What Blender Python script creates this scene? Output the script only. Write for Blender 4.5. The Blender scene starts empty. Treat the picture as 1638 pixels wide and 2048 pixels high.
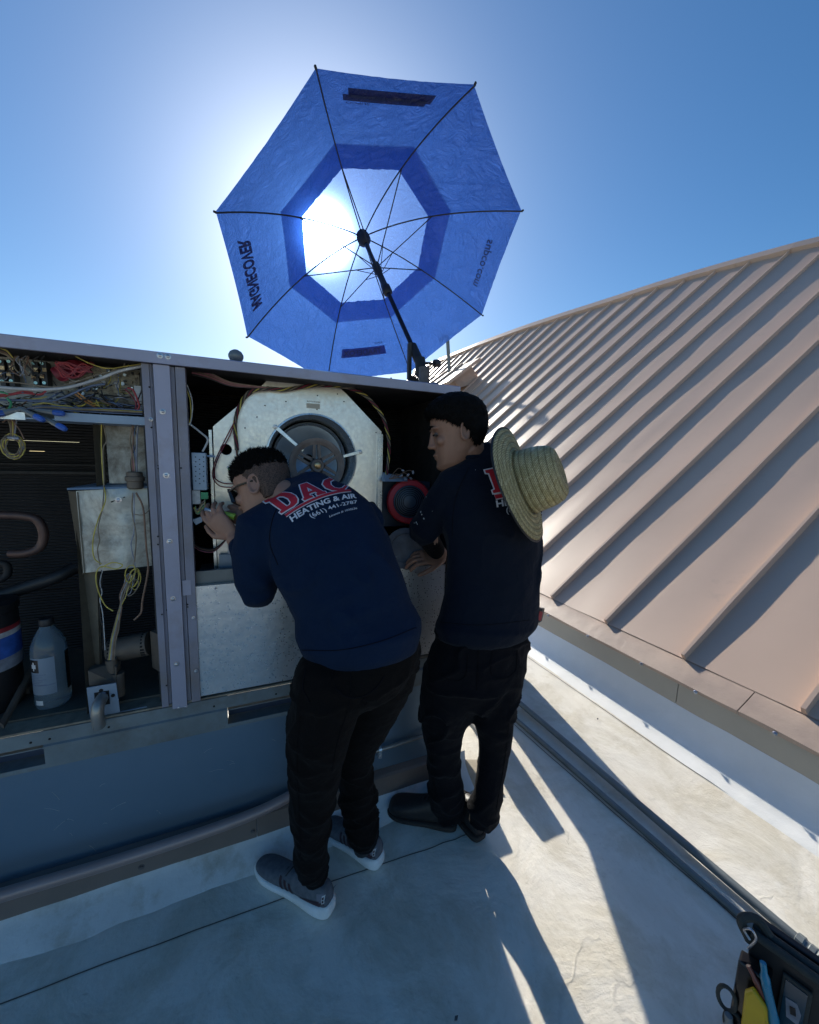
import bpy, bmesh, math, random
import numpy as np
from mathutils import Vector, Matrix, noise
from mathutils.bvhtree import BVHTree
random.seed(7)
S = bpy.context.scene
COL = S.collection
PI = math.pi

# ------------------------------------------------------------------ camera
F, CX, CY, H = 765.0, 819.0, 1024.0, 1.45
def _d(px, py):
    v = np.array([px - CX, -(py - CY), -F]); return v / np.linalg.norm(v)
_v1 = _d(2645, 972); _up = -_d(670, 7050); _up = _up - _v1 * (_up @ _v1); _up /= np.linalg.norm(_up)
_v2 = np.cross(_up, _v1)
RC = np.array([_v1, _v2, _up])
CAM = np.array([0, 0, H])
def ray(px, py): return RC @ _d(px, py)
def at(px, py, Y):
    r = ray(px, py); return Vector(r * (Y / r[1]) + CAM)
def atX(px, py, X):
    r = ray(px, py); return Vector(r * (X / r[0]) + CAM)
def atZ(px, py, z):
    r = ray(px, py); return Vector(r * ((z - H) / r[2]) + CAM)
def depth(p):
    c = RC.T @ (np.array(p) - CAM); return -c[2]
def mpx(px, p): return px / F * depth(p)      # size in metres of px pixels at the distance of p

cam_d = bpy.data.cameras.new('camera'); cam = bpy.data.objects.new('camera', cam_d); COL.objects.link(cam)
m4 = Matrix([[*RC[0], 0], [*RC[1], 0], [*RC[2], H], [0, 0, 0, 1]])
cam.matrix_world = m4
cam_d.sensor_fit = 'HORIZONTAL'; cam_d.sensor_width = 36; cam_d.lens = 36 * F / 1638
cam_d.clip_start = .02; cam_d.clip_end = 3000
S.camera = cam

# ------------------------------------------------------------------ light
AZ, EL = math.radians(10.2), math.radians(27.8)          # azimuth from +Y towards +X
SUN = Vector((math.sin(AZ) * math.cos(EL), math.cos(AZ) * math.cos(EL), math.sin(EL)))
W = bpy.data.worlds.new('World'); S.world = W; W.use_nodes = True
wn, wl = W.node_tree.nodes, W.node_tree.links; wn.clear()
wo = wn.new('ShaderNodeOutputWorld'); bg = wn.new('ShaderNodeBackground')
sky = wn.new('ShaderNodeTexSky'); sky.sky_type = 'NISHITA'; sky.sun_disc = False
sky.sun_elevation = EL; sky.sun_rotation = AZ
sky.air_density = 1.0; sky.dust_density = 0.35; sky.ozone_density = 2.6; sky.altitude = 200
bg.inputs[1].default_value = 0.078
# bright aureole of the sun itself
geo = wn.new('ShaderNodeTexCoord'); dot = wn.new('ShaderNodeVectorMath'); dot.operation = 'DOT_PRODUCT'
nrm = wn.new('ShaderNodeVectorMath'); nrm.operation = 'NORMALIZE'
wl.new(geo.outputs['Generated'], nrm.inputs[0]); wl.new(nrm.outputs[0], dot.inputs[0]); dot.inputs[1].default_value = SUN
def wpow(e, k):
    mx = wn.new('ShaderNodeMath'); mx.operation = 'MAXIMUM'; wl.new(dot.outputs['Value'], mx.inputs[0]); mx.inputs[1].default_value = 0
    p = wn.new('ShaderNodeMath'); p.operation = 'POWER'; wl.new(mx.outputs[0], p.inputs[0]); p.inputs[1].default_value = e
    q = wn.new('ShaderNodeMath'); q.operation = 'MULTIPLY'; wl.new(p.outputs[0], q.inputs[0]); q.inputs[1].default_value = k
    return q
GLOW = [(6, .45), (36, 4.2), (240, 20.0), (1500, 900.0)]
acc = None
for e_, k_ in GLOW:
    q = wpow(e_, k_)
    if acc is None: acc = q
    else:
        ad = wn.new('ShaderNodeMath'); ad.operation = 'ADD'; wl.new(acc.outputs[0], ad.inputs[0]); wl.new(q.outputs[0], ad.inputs[1]); acc = ad
gc = wn.new('ShaderNodeVectorMath'); gc.operation = 'SCALE'; gc.inputs[0].default_value = (.82, .93, 1.0); wl.new(acc.outputs[0], gc.inputs['Scale'])
sat = wn.new('ShaderNodeHueSaturation'); sat.inputs['Saturation'].default_value = 1.27; wl.new(sky.outputs[0], sat.inputs['Color'])
av = wn.new('ShaderNodeVectorMath'); av.operation = 'ADD'; wl.new(sat.outputs[0], av.inputs[0]); wl.new(gc.outputs[0], av.inputs[1])
wl.new(av.outputs[0], bg.inputs[0]); wl.new(bg.outputs[0], wo.inputs[0])
sd = bpy.data.lights.new('sun', 'SUN'); sd.energy = 3.6; sd.angle = math.radians(.55); sd.color = (1.0, .93, .80)
so = bpy.data.objects.new('sun', sd); COL.objects.link(so); so.rotation_euler = SUN.to_track_quat('Z', 'Y').to_euler()
so.location = SUN * 30
vs = S.view_settings; vs.view_transform = 'Standard'; vs.look = 'None'; vs.gamma = 1; vs.use_curve_mapping = False; vs.exposure = 0.70
S.cycles.max_bounces = 10; S.cycles.transparent_max_bounces = 16; S.cycles.sample_clamp_indirect = 6

# ------------------------------------------------------------------ materials
def newmat(name):
    m = bpy.data.materials.new(name); m.use_nodes = True
    return m, m.node_tree.nodes, m.node_tree.links, m.node_tree.nodes['Principled BSDF']
def ramp(n, l, fac, stops):
    r = n.new('ShaderNodeValToRGB'); e = r.color_ramp.elements
    while len(e) < len(stops): e.new(.5)
    for i, (p, c) in enumerate(stops):
        e[i].position = p; e[i].color = (*c, 1) if len(c) == 3 else c
    if fac is not None: l.new(fac, r.inputs[0])
    return r
def noi(n, l, co, scale, detail=6, rough=.6, dist=0, stretch=None):
    t = n.new('ShaderNodeTexNoise'); t.inputs['Scale'].default_value = scale; t.inputs['Detail'].default_value = detail
    t.inputs['Roughness'].default_value = rough; t.inputs['Distortion'].default_value = dist
    if stretch:
        mp = n.new('ShaderNodeMapping'); mp.inputs['Scale'].default_value = stretch; l.new(co, mp.inputs[0]); l.new(mp.outputs[0], t.inputs[0])
    else: l.new(co, t.inputs[0])
    return t
def mat(name, col, rough=.5, metal=0, col2=None, scale=6, lo=.35, hi=.65, bump=0, bscale=60, stretch=None, spec=.5,
        dust=None, dscale=3, dlo=.45, dhi=.7, rvar=.12, coord='Object', bstretch=None, coat=0, sheen=0):
    m, n, l, b = newmat(name)
    tc = n.new('ShaderNodeTexCoord'); co = tc.outputs[coord]
    b.inputs['Roughness'].default_value = rough; b.inputs['Metallic'].default_value = metal
    b.inputs['Specular IOR Level'].default_value = spec; b.inputs['Coat Weight'].default_value = coat; b.inputs['Sheen Weight'].default_value = sheen
    if col2 is None: col2 = tuple(c * .8 for c in col)
    t = noi(n, l, co, scale, stretch=stretch); r = ramp(n, l, t.outputs[0], [(lo, col2), (hi, col)])
    out = r.outputs[0]
    if dust:
        t2 = noi(n, l, co, dscale, 8, .7); r2 = ramp(n, l, t2.outputs[0], [(dlo, (0, 0, 0)), (dhi, (1, 1, 1))])
        mx = n.new('ShaderNodeMix'); mx.data_type = 'RGBA'; l.new(r2.outputs[0], mx.inputs[0]); l.new(out, mx.inputs[6]); mx.inputs[7].default_value = (*dust, 1)
        out = mx.outputs[2]
    l.new(out, b.inputs['Base Color'])
    t3 = noi(n, l, co, scale * 2.3, 4); mr = n.new('ShaderNodeMapRange'); l.new(t3.outputs[0], mr.inputs[0])
    mr.inputs[3].default_value = max(.02, rough - rvar); mr.inputs[4].default_value = min(1, rough + rvar); l.new(mr.outputs[0], b.inputs['Roughness'])
    if bump:
        t4 = noi(n, l, co, bscale, 5, stretch=bstretch); bp = n.new('ShaderNodeBump'); bp.inputs['Strength'].default_value = 1; bp.inputs['Distance'].default_value = bump
        l.new(t4.outputs[0], bp.inputs['Height']); l.new(bp.outputs[0], b.inputs['Normal'])
    return m
def galv(name, base, rough, dirt=None, dlo=.5, dhi=.75, metal=.85, dents=.002):
    m, n, l, b = newmat(name); tc = n.new('ShaderNodeTexCoord'); co = tc.outputs['Object']
    v = n.new('ShaderNodeTexVoronoi'); v.inputs['Scale'].default_value = 90; l.new(co, v.inputs[0])
    r = ramp(n, l, v.outputs['Color'], [(0, tuple(c * .88 for c in base)), (1, base)])
    out = r.outputs[0]
    if dirt:
        t2 = noi(n, l, co, 5, 8, .75, .6); r2 = ramp(n, l, t2.outputs[0], [(dlo, (0, 0, 0)), (dhi, (1, 1, 1))])
        mx = n.new('ShaderNodeMix'); mx.data_type = 'RGBA'; l.new(r2.outputs[0], mx.inputs[0]); l.new(out, mx.inputs[6]); mx.inputs[7].default_value = (*dirt, 1); out = mx.outputs[2]
        mr2 = n.new('ShaderNodeMapRange'); l.new(r2.outputs[0], mr2.inputs[0]); mr2.inputs[3].default_value = metal; mr2.inputs[4].default_value = metal * .35; l.new(mr2.outputs[0], b.inputs['Metallic'])
    else: b.inputs['Metallic'].default_value = metal
    l.new(out, b.inputs['Base Color'])
    mr = n.new('ShaderNodeMapRange'); l.new(v.outputs['Distance'], mr.inputs[0]); mr.inputs[3].default_value = rough - .06; mr.inputs[4].default_value = rough + .1; l.new(mr.outputs[0], b.inputs['Roughness'])
    t4 = noi(n, l, co, 7, 3); bp = n.new('ShaderNodeBump'); bp.inputs['Distance'].default_value = dents; l.new(t4.outputs[0], bp.inputs['Height'])
    bp2 = n.new('ShaderNodeBump'); bp2.inputs['Distance'].default_value = .00003; l.new(bp.outputs[0], b.inputs['Normal'])
    return m
M = {}
M['paint'] = mat('unit_paint', (.36, .36, .46), .5, .1, (.31, .31, .39), 3, dust=(.24, .20, .17), dscale=5, dlo=.52, dhi=.85, bump=.0006, bscale=40)
M['paint2'] = mat('unit_paint_dull', (.27, .27, .34), .55, .1, (.2, .2, .25), 5, dust=(.22, .18, .15), dscale=4, dlo=.48, dhi=.8, bump=.0006, bscale=40)
M['rail'] = mat('rail_galvanised', (.24, .29, .31), .45, .45, (.17, .2, .21), 5, dust=(.14, .12, .1), dscale=7, dlo=.5, dhi=.8, bump=.001, bscale=25)
M['galv'] = galv('galvanised', (.68, .71, .72), .30, None, .5, .7, .84, .003)
M['galvblow'] = galv('galvanised_blower', (.76, .75, .71), .33, (.40, .34, .27), .64, .85, .74, .0015)
M['galvdirty'] = galv('galvanised_dirty', (.52, .53, .49), .5, (.15, .12, .09), .45, .68, .6, .004)
M['curb'] = mat('galvanised_curb', (.22, .31, .40), .36, .7, (.19, .275, .355), 1.6, bump=.0012, bscale=5, rvar=.05)
M['brown'] = mat('brown_flashing', (.215, .165, .14), .5, .15, (.17, .135, .115), 4, dust=(.28, .24, .2), dscale=3, dlo=.6, dhi=.85, bump=.001, bscale=18)
M['pink'] = mat('painted_trim', (.36, .27, .25), .42, .3, (.3, .22, .2), 5, bump=.0005)
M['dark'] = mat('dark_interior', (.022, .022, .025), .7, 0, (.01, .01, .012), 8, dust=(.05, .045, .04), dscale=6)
M['pan'] = mat('base_pan', (.10, .105, .09), .6, .2, (.05, .05, .045), 5, dust=(.14, .115, .085), dscale=4, dlo=.4, dhi=.7, bump=.001, bscale=90)
M['partition'] = mat('partition_metal', (.14, .12, .085), .65, .2, (.09, .08, .06), 4, dust=(.07, .055, .04), dscale=7, bump=.0008, bscale=60)
M['insul'] = mat('foil_edge', (.28, .25, .19), .7, .1, (.16, .13, .1), 20, bump=.002, bscale=60)
M['copper'] = mat('aged_copper', (.15, .085, .07), .5, .5, (.09, .055, .05), 14, dust=(.1, .07, .06), dscale=9)
M['cast'] = mat('cast_iron', (.17, .15, .145), .55, .4, (.10, .09, .09), 20, dust=(.13, .09, .07), dscale=9, dlo=.5, dhi=.8, bump=.0008, bscale=120)
M['motor'] = mat('motor_brown', (.15, .125, .10), .6, .2, (.09, .075, .065), 9, bump=.0006)
M['black'] = mat('black_rubber', (.018, .018, .02), .5, 0, (.01, .01, .011), 10, bump=.0004)
M['blackgloss'] = mat('black_plastic', (.014, .014, .016), .22, 0, (.008, .008, .009), 8)
M['screw'] = mat('screw_steel', (.55, .56, .6), .3, .9, (.35, .35, .38), 40)
M['hole'] = mat('screw_hole', (.01, .01, .01), .9)
M['board'] = mat('circuit_board', (.42, .38, .28), .6, 0, (.22, .19, .14), 25, lo=.4, hi=.55, dust=(.12, .1, .08), dscale=30, dlo=.5, dhi=.62, bump=.001, bscale=150)
M['term'] = mat('terminal_block', (.03, .028, .03), .5)
M['brass'] = mat('brass_lug', (.62, .42, .22), .35, .8, (.4, .25, .13), 60)
M['teal'] = mat('screw_plated', (.45, .68, .66), .3, .7)
for k, c in dict(white=(.62, .62, .62), grey=(.30, .32, .38), yellow=(.62, .50, .10), red=(.42, .04, .05), maroon=(.22, .015, .035), blue=(.04, .13, .50),
                 orange=(.55, .24, .07), green=(.04, .35, .15), wblack=(.02, .02, .022), bluegrey=(.12, .17, .28), dusty=(.26, .21, .15), brownw=(.22, .13, .09), pinkw=(.38, .13, .17)).items():
    M['w_' + k] = mat('wire_' + k, c, .5, 0, tuple(x * .6 for x in c), 30)
M['perf'] = mat('perforated_box', (.28, .36, .46), .5, .3)
M['skinA'] = None
# roof membrane
def membrane():
    m, n, l, b = newmat('roof_membrane'); tc = n.new('ShaderNodeTexCoord'); co = tc.outputs['Object']
    def mul(a, bb, f):
        mx = n.new('ShaderNodeMix'); mx.data_type = 'RGBA'; mx.blend_type = 'MULTIPLY'; mx.inputs[0].default_value = f; l.new(a, mx.inputs[6]); l.new(bb, mx.inputs[7]); return mx.outputs[2]
    base = noi(n, l, co, .9, 8, .6, .2); r = ramp(n, l, base.outputs[0], [(.3, (.66, .61, .525)), (.5, (.77, .725, .64)), (.7, (.83, .79, .71))])
    st = noi(n, l, co, 3.4, 9, .72, .5); r2 = ramp(n, l, st.outputs[0], [(.46, (1, 1, 1)), (.60, (.80, .775, .71)), (.72, (.93, .91, .87))])
    sp = noi(n, l, co, 55, 4, .7); r3 = ramp(n, l, sp.outputs[0], [(.28, (.70, .68, .64)), (.40, (1, 1, 1))])
    sm = noi(n, l, co, 9, 6, .7, .3, (1, .35, 1)); r5 = ramp(n, l, sm.outputs[0], [(.35, (.90, .885, .86)), (.6, (1, 1, 1))])
    v = n.new('ShaderNodeTexVoronoi'); v.feature = 'DISTANCE_TO_EDGE'; v.inputs['Scale'].default_value = 1.15
    dsn = noi(n, l, co, 2.5, 5, .6); av_ = n.new('ShaderNodeMix'); av_.data_type = 'RGBA'; av_.inputs[0].default_value = .35; l.new(co, av_.inputs[6]); l.new(dsn.outputs[1], av_.inputs[7]); l.new(av_.outputs[2], v.inputs[0])
    gate = noi(n, l, co, 1.3, 3); g2 = n.new('ShaderNodeMath'); g2.operation = 'GREATER_THAN'; l.new(gate.outputs[0], g2.inputs[0]); g2.inputs[1].default_value = .47
    cr = ramp(n, l, v.outputs['Distance'], [(0, (1, 1, 1)), (.010, (0, 0, 0))]); cm = n.new('ShaderNodeMath'); cm.operation = 'MULTIPLY'; l.new(cr.outputs[0], cm.inputs[0]); l.new(g2.outputs[0], cm.inputs[1])
    c = mul(mul(mul(r.outputs[0], r2.outputs[0], .8), r3.outputs[0], .45), r5.outputs[0], 1)
    mx = n.new('ShaderNodeMix'); mx.data_type = 'RGBA'; l.new(cm.outputs[0], mx.inputs[0]); mx.inputs[7].default_value = (.36, .33, .28, 1); l.new(c, mx.inputs[6])
    hf = n.new('ShaderNodeMix'); hf.data_type = 'RGBA'; hf.inputs[0].default_value = .28; l.new(c, hf.inputs[6]); l.new(mx.outputs[2], hf.inputs[7])
    l.new(hf.outputs[2], b.inputs['Base Color']); b.inputs['Roughness'].default_value = .6
    bt = noi(n, l, co, 3.5, 6, .6, .4); bp = n.new('ShaderNodeBump'); bp.inputs['Distance'].default_value = .012; l.new(bt.outputs[0], bp.inputs['Height'])
    bc = n.new('ShaderNodeBump'); bc.inputs['Distance'].default_value = .0007; l.new(cm.outputs[0], bc.inputs['Height']); l.new(bp.outputs[0], bc.inputs['Normal'])
    bt2 = noi(n, l, co, 60, 5, .7); bp2 = n.new('ShaderNodeBump'); bp2.inputs['Distance'].default_value = .0014; l.new(bt2.outputs[0], bp2.inputs['Height']); l.new(bc.outputs[0], bp2.inputs['Normal'])
    l.new(bp2.outputs[0], b.inputs['Normal']); return m
M['membrane'] = membrane()
M['membrane2'] = mat('membrane_upstand', (.90, .89, .86), .6, 0, (.80, .79, .76), 2.5, bump=.004, bscale=8)
M['seamline'] = mat('seam_line', (.12, .10, .085), .8)
M['rooftan'] = mat('standing_seam_metal', (.57, .415, .325), .42, .0, (.51, .37, .285), .8, lo=.3, hi=.7, dust=(.35, .27, .22), dscale=2.5, dlo=.62, dhi=.9, bump=.0012, bscale=3.5, rvar=.05)
M['roofdark'] = mat('roof_fascia', (.42, .385, .32), .42, .0, (.38, .345, .29), 3, bump=.0008, bscale=12)
M['flash'] = mat('eave_flashing', (.50, .375, .295), .48, .0, (.36, .27, .22), 2.5, bump=.004, bscale=11)
M['conduit'] = mat('conduit_grey', (.20, .225, .23), .45, .3, (.15, .17, .175), 9)
M['conduit2'] = mat('conduit_galvanised', (.34, .34, .32), .42, .7, (.24, .24, .23), 9)
# coil fins: horizontal fine ridges
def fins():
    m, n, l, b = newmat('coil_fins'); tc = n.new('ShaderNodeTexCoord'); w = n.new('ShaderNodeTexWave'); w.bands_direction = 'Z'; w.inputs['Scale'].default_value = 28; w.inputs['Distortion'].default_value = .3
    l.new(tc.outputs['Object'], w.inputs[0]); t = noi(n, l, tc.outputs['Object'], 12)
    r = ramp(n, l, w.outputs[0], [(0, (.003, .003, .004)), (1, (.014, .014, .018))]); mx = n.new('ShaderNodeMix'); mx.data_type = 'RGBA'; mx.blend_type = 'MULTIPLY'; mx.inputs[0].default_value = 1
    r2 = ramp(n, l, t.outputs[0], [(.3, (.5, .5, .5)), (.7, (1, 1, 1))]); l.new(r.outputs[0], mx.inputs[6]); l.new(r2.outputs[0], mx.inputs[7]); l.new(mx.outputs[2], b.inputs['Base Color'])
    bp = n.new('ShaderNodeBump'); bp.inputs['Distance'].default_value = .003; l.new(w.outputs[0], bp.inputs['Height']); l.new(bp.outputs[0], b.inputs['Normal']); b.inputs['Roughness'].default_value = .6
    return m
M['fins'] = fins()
def canopy(name, col, transp, tint=(.15, .36, .88)):
    m = bpy.data.materials.new(name); m.use_nodes = True; n, l = m.node_tree.nodes, m.node_tree.links; n.clear()
    o = n.new('ShaderNodeOutputMaterial'); tc = n.new('ShaderNodeTexCoord')
    tl = n.new('ShaderNodeBsdfTranslucent'); df = n.new('ShaderNodeBsdfDiffuse'); tr = n.new('ShaderNodeBsdfTransparent'); gl = n.new('ShaderNodeBsdfGlossy')
    weave = noi(n, l, tc.outputs['Object'], 260, 2, .5); w2 = noi(n, l, tc.outputs['Object'], 5, 5, .6)
    r = ramp(n, l, weave.outputs[0], [(.35, tuple(c * .72 for c in col)), (.65, col)])
    rr = ramp(n, l, w2.outputs[0], [(.3, (.86, .86, .86)), (.7, (1, 1, 1))]); mx = n.new('ShaderNodeMix'); mx.data_type = 'RGBA'; mx.blend_type = 'MULTIPLY'; mx.inputs[0].default_value = 1
    l.new(r.outputs[0], mx.inputs[6]); l.new(rr.outputs[0], mx.inputs[7]); c = mx.outputs[2]
    l.new(c, tl.inputs[0]); l.new(c, df.inputs[0]); gl.inputs['Roughness'].default_value = .35; gl.inputs['Color'].default_value = (.6, .7, 1, 1)
    tr.inputs[0].default_value = (*tint, 1)
    wr = noi(n, l, tc.outputs['Object'], 13, 6, .62, 1.2); wr2 = noi(n, l, tc.outputs['Object'], 40, 3, .5, .5)
    rid = n.new('ShaderNodeMath'); rid.operation = 'SUBTRACT'; l.new(wr.outputs[0], rid.inputs[0]); rid.inputs[1].default_value = .5
    ab = n.new('ShaderNodeMath'); ab.operation = 'ABSOLUTE'; l.new(rid.outputs[0], ab.inputs[0])
    bp = n.new('ShaderNodeBump'); bp.inputs['Distance'].default_value = .045; l.new(ab.outputs[0], bp.inputs['Height'])
    bp2 = n.new('ShaderNodeBump'); bp2.inputs['Distance'].default_value = .0025; l.new(wr2.outputs[0], bp2.inputs['Height']); l.new(bp.outputs[0], bp2.inputs['Normal'])
    for s in (tl, df, gl): l.new(bp2.outputs[0], s.inputs['Normal'])
    a = n.new('ShaderNodeMixShader'); a.inputs[0].default_value = .18; l.new(tl.outputs[0], a.inputs[1]); l.new(df.outputs[0], a.inputs[2])
    b = n.new('ShaderNodeMixShader'); b.inputs[0].default_value = .10; l.new(a.outputs[0], b.inputs[1]); l.new(gl.outputs[0], b.inputs[2])
    c2 = n.new('ShaderNodeMixShader'); c2.inputs[0].default_value = transp; l.new(b.outputs[0], c2.inputs[1]); l.new(tr.outputs[0], c2.inputs[2])
    l.new(c2.outputs[0], o.inputs[0]); return m
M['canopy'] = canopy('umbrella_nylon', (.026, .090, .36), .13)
M['canopytop'] = canopy('umbrella_nylon_top', (.06, .18, .56), .34, (.46, .62, .96))  # paler, clearer copy of the nylon: sun glow put into the tint
M['print'] = canopy('dark_print', (.004, .012, .07), .05, (.03, .08, .4))

# ------------------------------------------------------------------ mesh helpers
def link(name, me, m=None, parent=None, smooth=False):
    o = bpy.data.objects.new(name, me); COL.objects.link(o)
    if m is not None:
        me.materials.clear()
        for mm in (m if isinstance(m, (list, tuple)) else [m]): me.materials.append(mm)
    if parent is not None: o.parent = parent; o.matrix_parent_inverse = Matrix.Identity(4); 
    if smooth:
        me.polygons.foreach_set('use_smooth', [True] * len(me.polygons))
    return o
class MB:
    def __init__(s): s.v = []; s.f = []
    def add(s, vs, fs):
        o = len(s.v); s.v += [tuple(v) for v in vs]; s.f += [tuple(i + o for i in f) for f in fs]; return s
    def hexa(s, p):      # 8 corners: bottom ring 0-3, top ring 4-7
        return s.add(p, [(0, 3, 2, 1), (4, 5, 6, 7), (0, 1, 5, 4), (1, 2, 6, 5), (2, 3, 7, 6), (3, 0, 4, 7)])
    def box(s, a, b):
        x0, x1 = sorted((a[0], b[0])); y0, y1 = sorted((a[1], b[1])); z0, z1 = sorted((a[2], b[2]))
        return s.hexa([(x0, y0, z0), (x1, y0, z0), (x1, y1, z0), (x0, y1, z0), (x0, y0, z1), (x1, y0, z1), (x1, y1, z1), (x0, y1, z1)])
    def slab(s, quad, thick):   # quad of 4 points extruded by vector
        t = Vector(thick); q = [Vector(p) for p in quad]
        return s.hexa([*q, *[p + t for p in q]])
    def poly(s, pts, thick):    # n-gon extruded
        t = Vector(thick); q = [Vector(p) for p in pts]; n = len(q)
        fs = [tuple(range(n))[::-1], tuple(range(n, 2 * n))] + [(i, (i + 1) % n, n + (i + 1) % n, n + i) for i in range(n)]
        return s.add(q + [p + t for p in q], fs)
    def tube(s, pts, r, n=8, cap=True):
        pts = [Vector(p) for p in pts]; rs = r if isinstance(r, (list, tuple)) else [r] * len(pts); o = len(s.v); up = None
        for i, p in enumerate(pts):
            d = (pts[min(i + 1, len(pts) - 1)] - pts[max(i - 1, 0)]).normalized()
            if up is None: up = d.orthogonal().normalized()
            up = (up - d * up.dot(d)); up = up.normalized() if up.length > 1e-6 else d.orthogonal().normalized()
            w = d.cross(up)
            for k in range(n):
                a = 2 * PI * k / n; s.v.append(tuple(p + (up * math.cos(a) + w * math.sin(a)) * rs[i]))
        for i in range(len(pts) - 1):
            for k in range(n): s.f.append((o + i * n + k, o + i * n + (k + 1) % n, o + (i + 1) * n + (k + 1) % n, o + (i + 1) * n + k))
        if cap: s.f.append(tuple(o + k for k in range(n))[::-1]); s.f.append(tuple(o + (len(pts) - 1) * n + k for k in range(n)))
        return s
    def lathe(s, prof, c, ax, n=24, cap=True):    # prof: (r, h) along axis
        ax = Vector(ax).normalized(); u = ax.orthogonal().normalized(); w = ax.cross(u); c = Vector(c); o = len(s.v)
        for r, h in prof:
            for k in range(n): a = 2 * PI * k / n; s.v.append(tuple(c + ax * h + (u * math.cos(a) + w * math.sin(a)) * r))
        for i in range(len(prof) - 1):
            for k in range(n): s.f.append((o + i * n + k, o + i * n + (k + 1) % n, o + (i + 1) * n + (k + 1) % n, o + (i + 1) * n + k))
        if cap and prof[0][0] > 1e-5: s.f.append(tuple(o + k for k in range(n))[::-1])
        if cap and prof[-1][0] > 1e-5: s.f.append(tuple(o + (len(prof) - 1) * n + k for k in range(n)))
        return s
    def cyl(s, a, b, r, n=16): return s.tube([a, b], r, n)
    def mesh(s, name):
        me = bpy.data.meshes.new(name); me.from_pydata(s.v, [], s.f); me.update()
        bm = bmesh.new(); bm.from_mesh(me); bmesh.ops.recalc_face_normals(bm, faces=bm.faces); bm.to_mesh(me); bm.free(); return me
    def build(s, name, m, parent=None, smooth=False, bevel=0):
        me = s.mesh(name); o = link(name, me, m, parent, False)
        if smooth:
            me.polygons.foreach_set('use_smooth', [True] * len(me.polygons)); me.set_sharp_from_angle(angle=math.radians(42))
        if bevel:
            md = o.modifiers.new('bevel', 'BEVEL'); md.width = bevel; md.segments = 2; md.limit_method = 'ANGLE'
        return o
def spl(pts, n=6):      # Catmull-Rom through points
    P = [Vector(p) for p in pts]; P = [P[0] * 2 - P[1]] + P + [P[-1] * 2 - P[-2]]; out = []
    for i in range(1, len(P) - 2):
        for j in range(n):
            t = j / n; a, b, c, d = P[i - 1], P[i], P[i + 1], P[i + 2]
            out.append(.5 * ((2 * b) + (c - a) * t + (2 * a - 5 * b + 4 * c - d) * t * t + (3 * b - a - 3 * c + d) * t ** 3))
    out.append(P[-2]); return out
def thing(name, label, cat, group=None, loc=(0, 0, 0)):
    o = bpy.data.objects.new(name, None); COL.objects.link(o); o['label'] = label; o['category'] = cat; o.location = loc; o.empty_display_size = .1
    if group: o['group'] = group
    return o
def rebase(t, loc):     # move the Empty to the base of its thing, children keep their place
    loc = Vector(loc); t.location = loc
    for c in t.children: c.location = Vector(c.location) - loc
def tag(o, label, cat, group=None):
    o['label'] = label; o['category'] = cat
    if group: o['group'] = group
    return o
def structure(o): o['kind'] = 'structure'; return o
def wire(parent, pts, r, m, n=6, name='wire'):
    return MB().tube(spl(pts, 5), r, n).build(name, M['w_' + m] if isinstance(m, str) else m, parent, True)
def text_mesh(txt, bold=0.0, extr=0):
    c = bpy.data.curves.new('txt', 'FONT'); c.body = txt; c.size = 1; c.offset = bold; c.resolution_u = 3
    o = bpy.data.objects.new('txt', c); COL.objects.link(o); dg = bpy.context.evaluated_depsgraph_get(); dg.update()
    me = bpy.data.meshes.new_from_object(o.evaluated_get(dg)); bpy.data.objects.remove(o)
    return me
def norm_text(me):
    a = np.array([v.co[:2] for v in me.vertices]); lo = a.min(0); hi = a.max(0); return (a - lo) / (hi - lo), [tuple(p.vertices) for p in me.polygons]

# ================================================================== ROOF DECK
def grid(x0, x1, y0, y1, nx, ny, zf):
    vs = [(x0 + (x1 - x0) * i / nx, y0 + (y1 - y0) * j / ny, 0) for j in range(ny + 1) for i in range(nx + 1)]
    vs = [(x, y, zf(x, y)) for x, y, _ in vs]
    fs = [(j * (nx + 1) + i, j * (nx + 1) + i + 1, (j + 1) * (nx + 1) + i + 1, (j + 1) * (nx + 1) + i) for j in range(ny) for i in range(nx)]
    return vs, fs
def fz(x, y): return .004 * noise.noise(Vector((x * 1.7, y * 1.7, 0))) + .002 * noise.noise(Vector((x * 6, y * 6, 3)))
mb = MB(); mb.add(*grid(-3, 2.16, -3, 4.5, 130, 190, fz)); structure(mb.build('roof_deck', M['membrane'], None, True))
mb = MB()
for xa, xb, ya, yb in ((-22, -3, -26, 12), (-3, 1.95, -26, -3), (-3, 1.95, 4.5, 12)): mb.add(*grid(xa, xb, ya, yb, 12, 12, lambda x, y: -.002))
structure(mb.build('outer_roof_deck', M['membrane']))
mb = MB(); mb.add([(-60, -60, -4), (60, -60, -4), (60, 90, -4), (-60, 90, -4)], [(0, 1, 2, 3)]); structure(mb.build('ground', M['roofdark']))
# membrane upstand to the metal roof (cove)
mb = MB(); prof = [(1.955, -.010), (1.965, -.004), (2.00, .007), (2.04, .026), (2.08, .062), (2.11, .108), (2.14, .172)]
ny = 80; vs = []; fs = []
for j in range(ny + 1):
    y = -3 + 15 * j / ny
    for k, (x, z) in enumerate(prof): vs.append((x + .006 * noise.noise(Vector((0, y * 2.5, k * .4))), y, z + .006))
for j in range(ny):
    for k in range(len(prof) - 1): a = j * len(prof) + k; fs.append((a, a + 1, a + 1 + len(prof), a + len(prof)))
mb.add(vs, fs); structure(mb.build('membrane_upstand', M['membrane2'], None, True))
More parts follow.
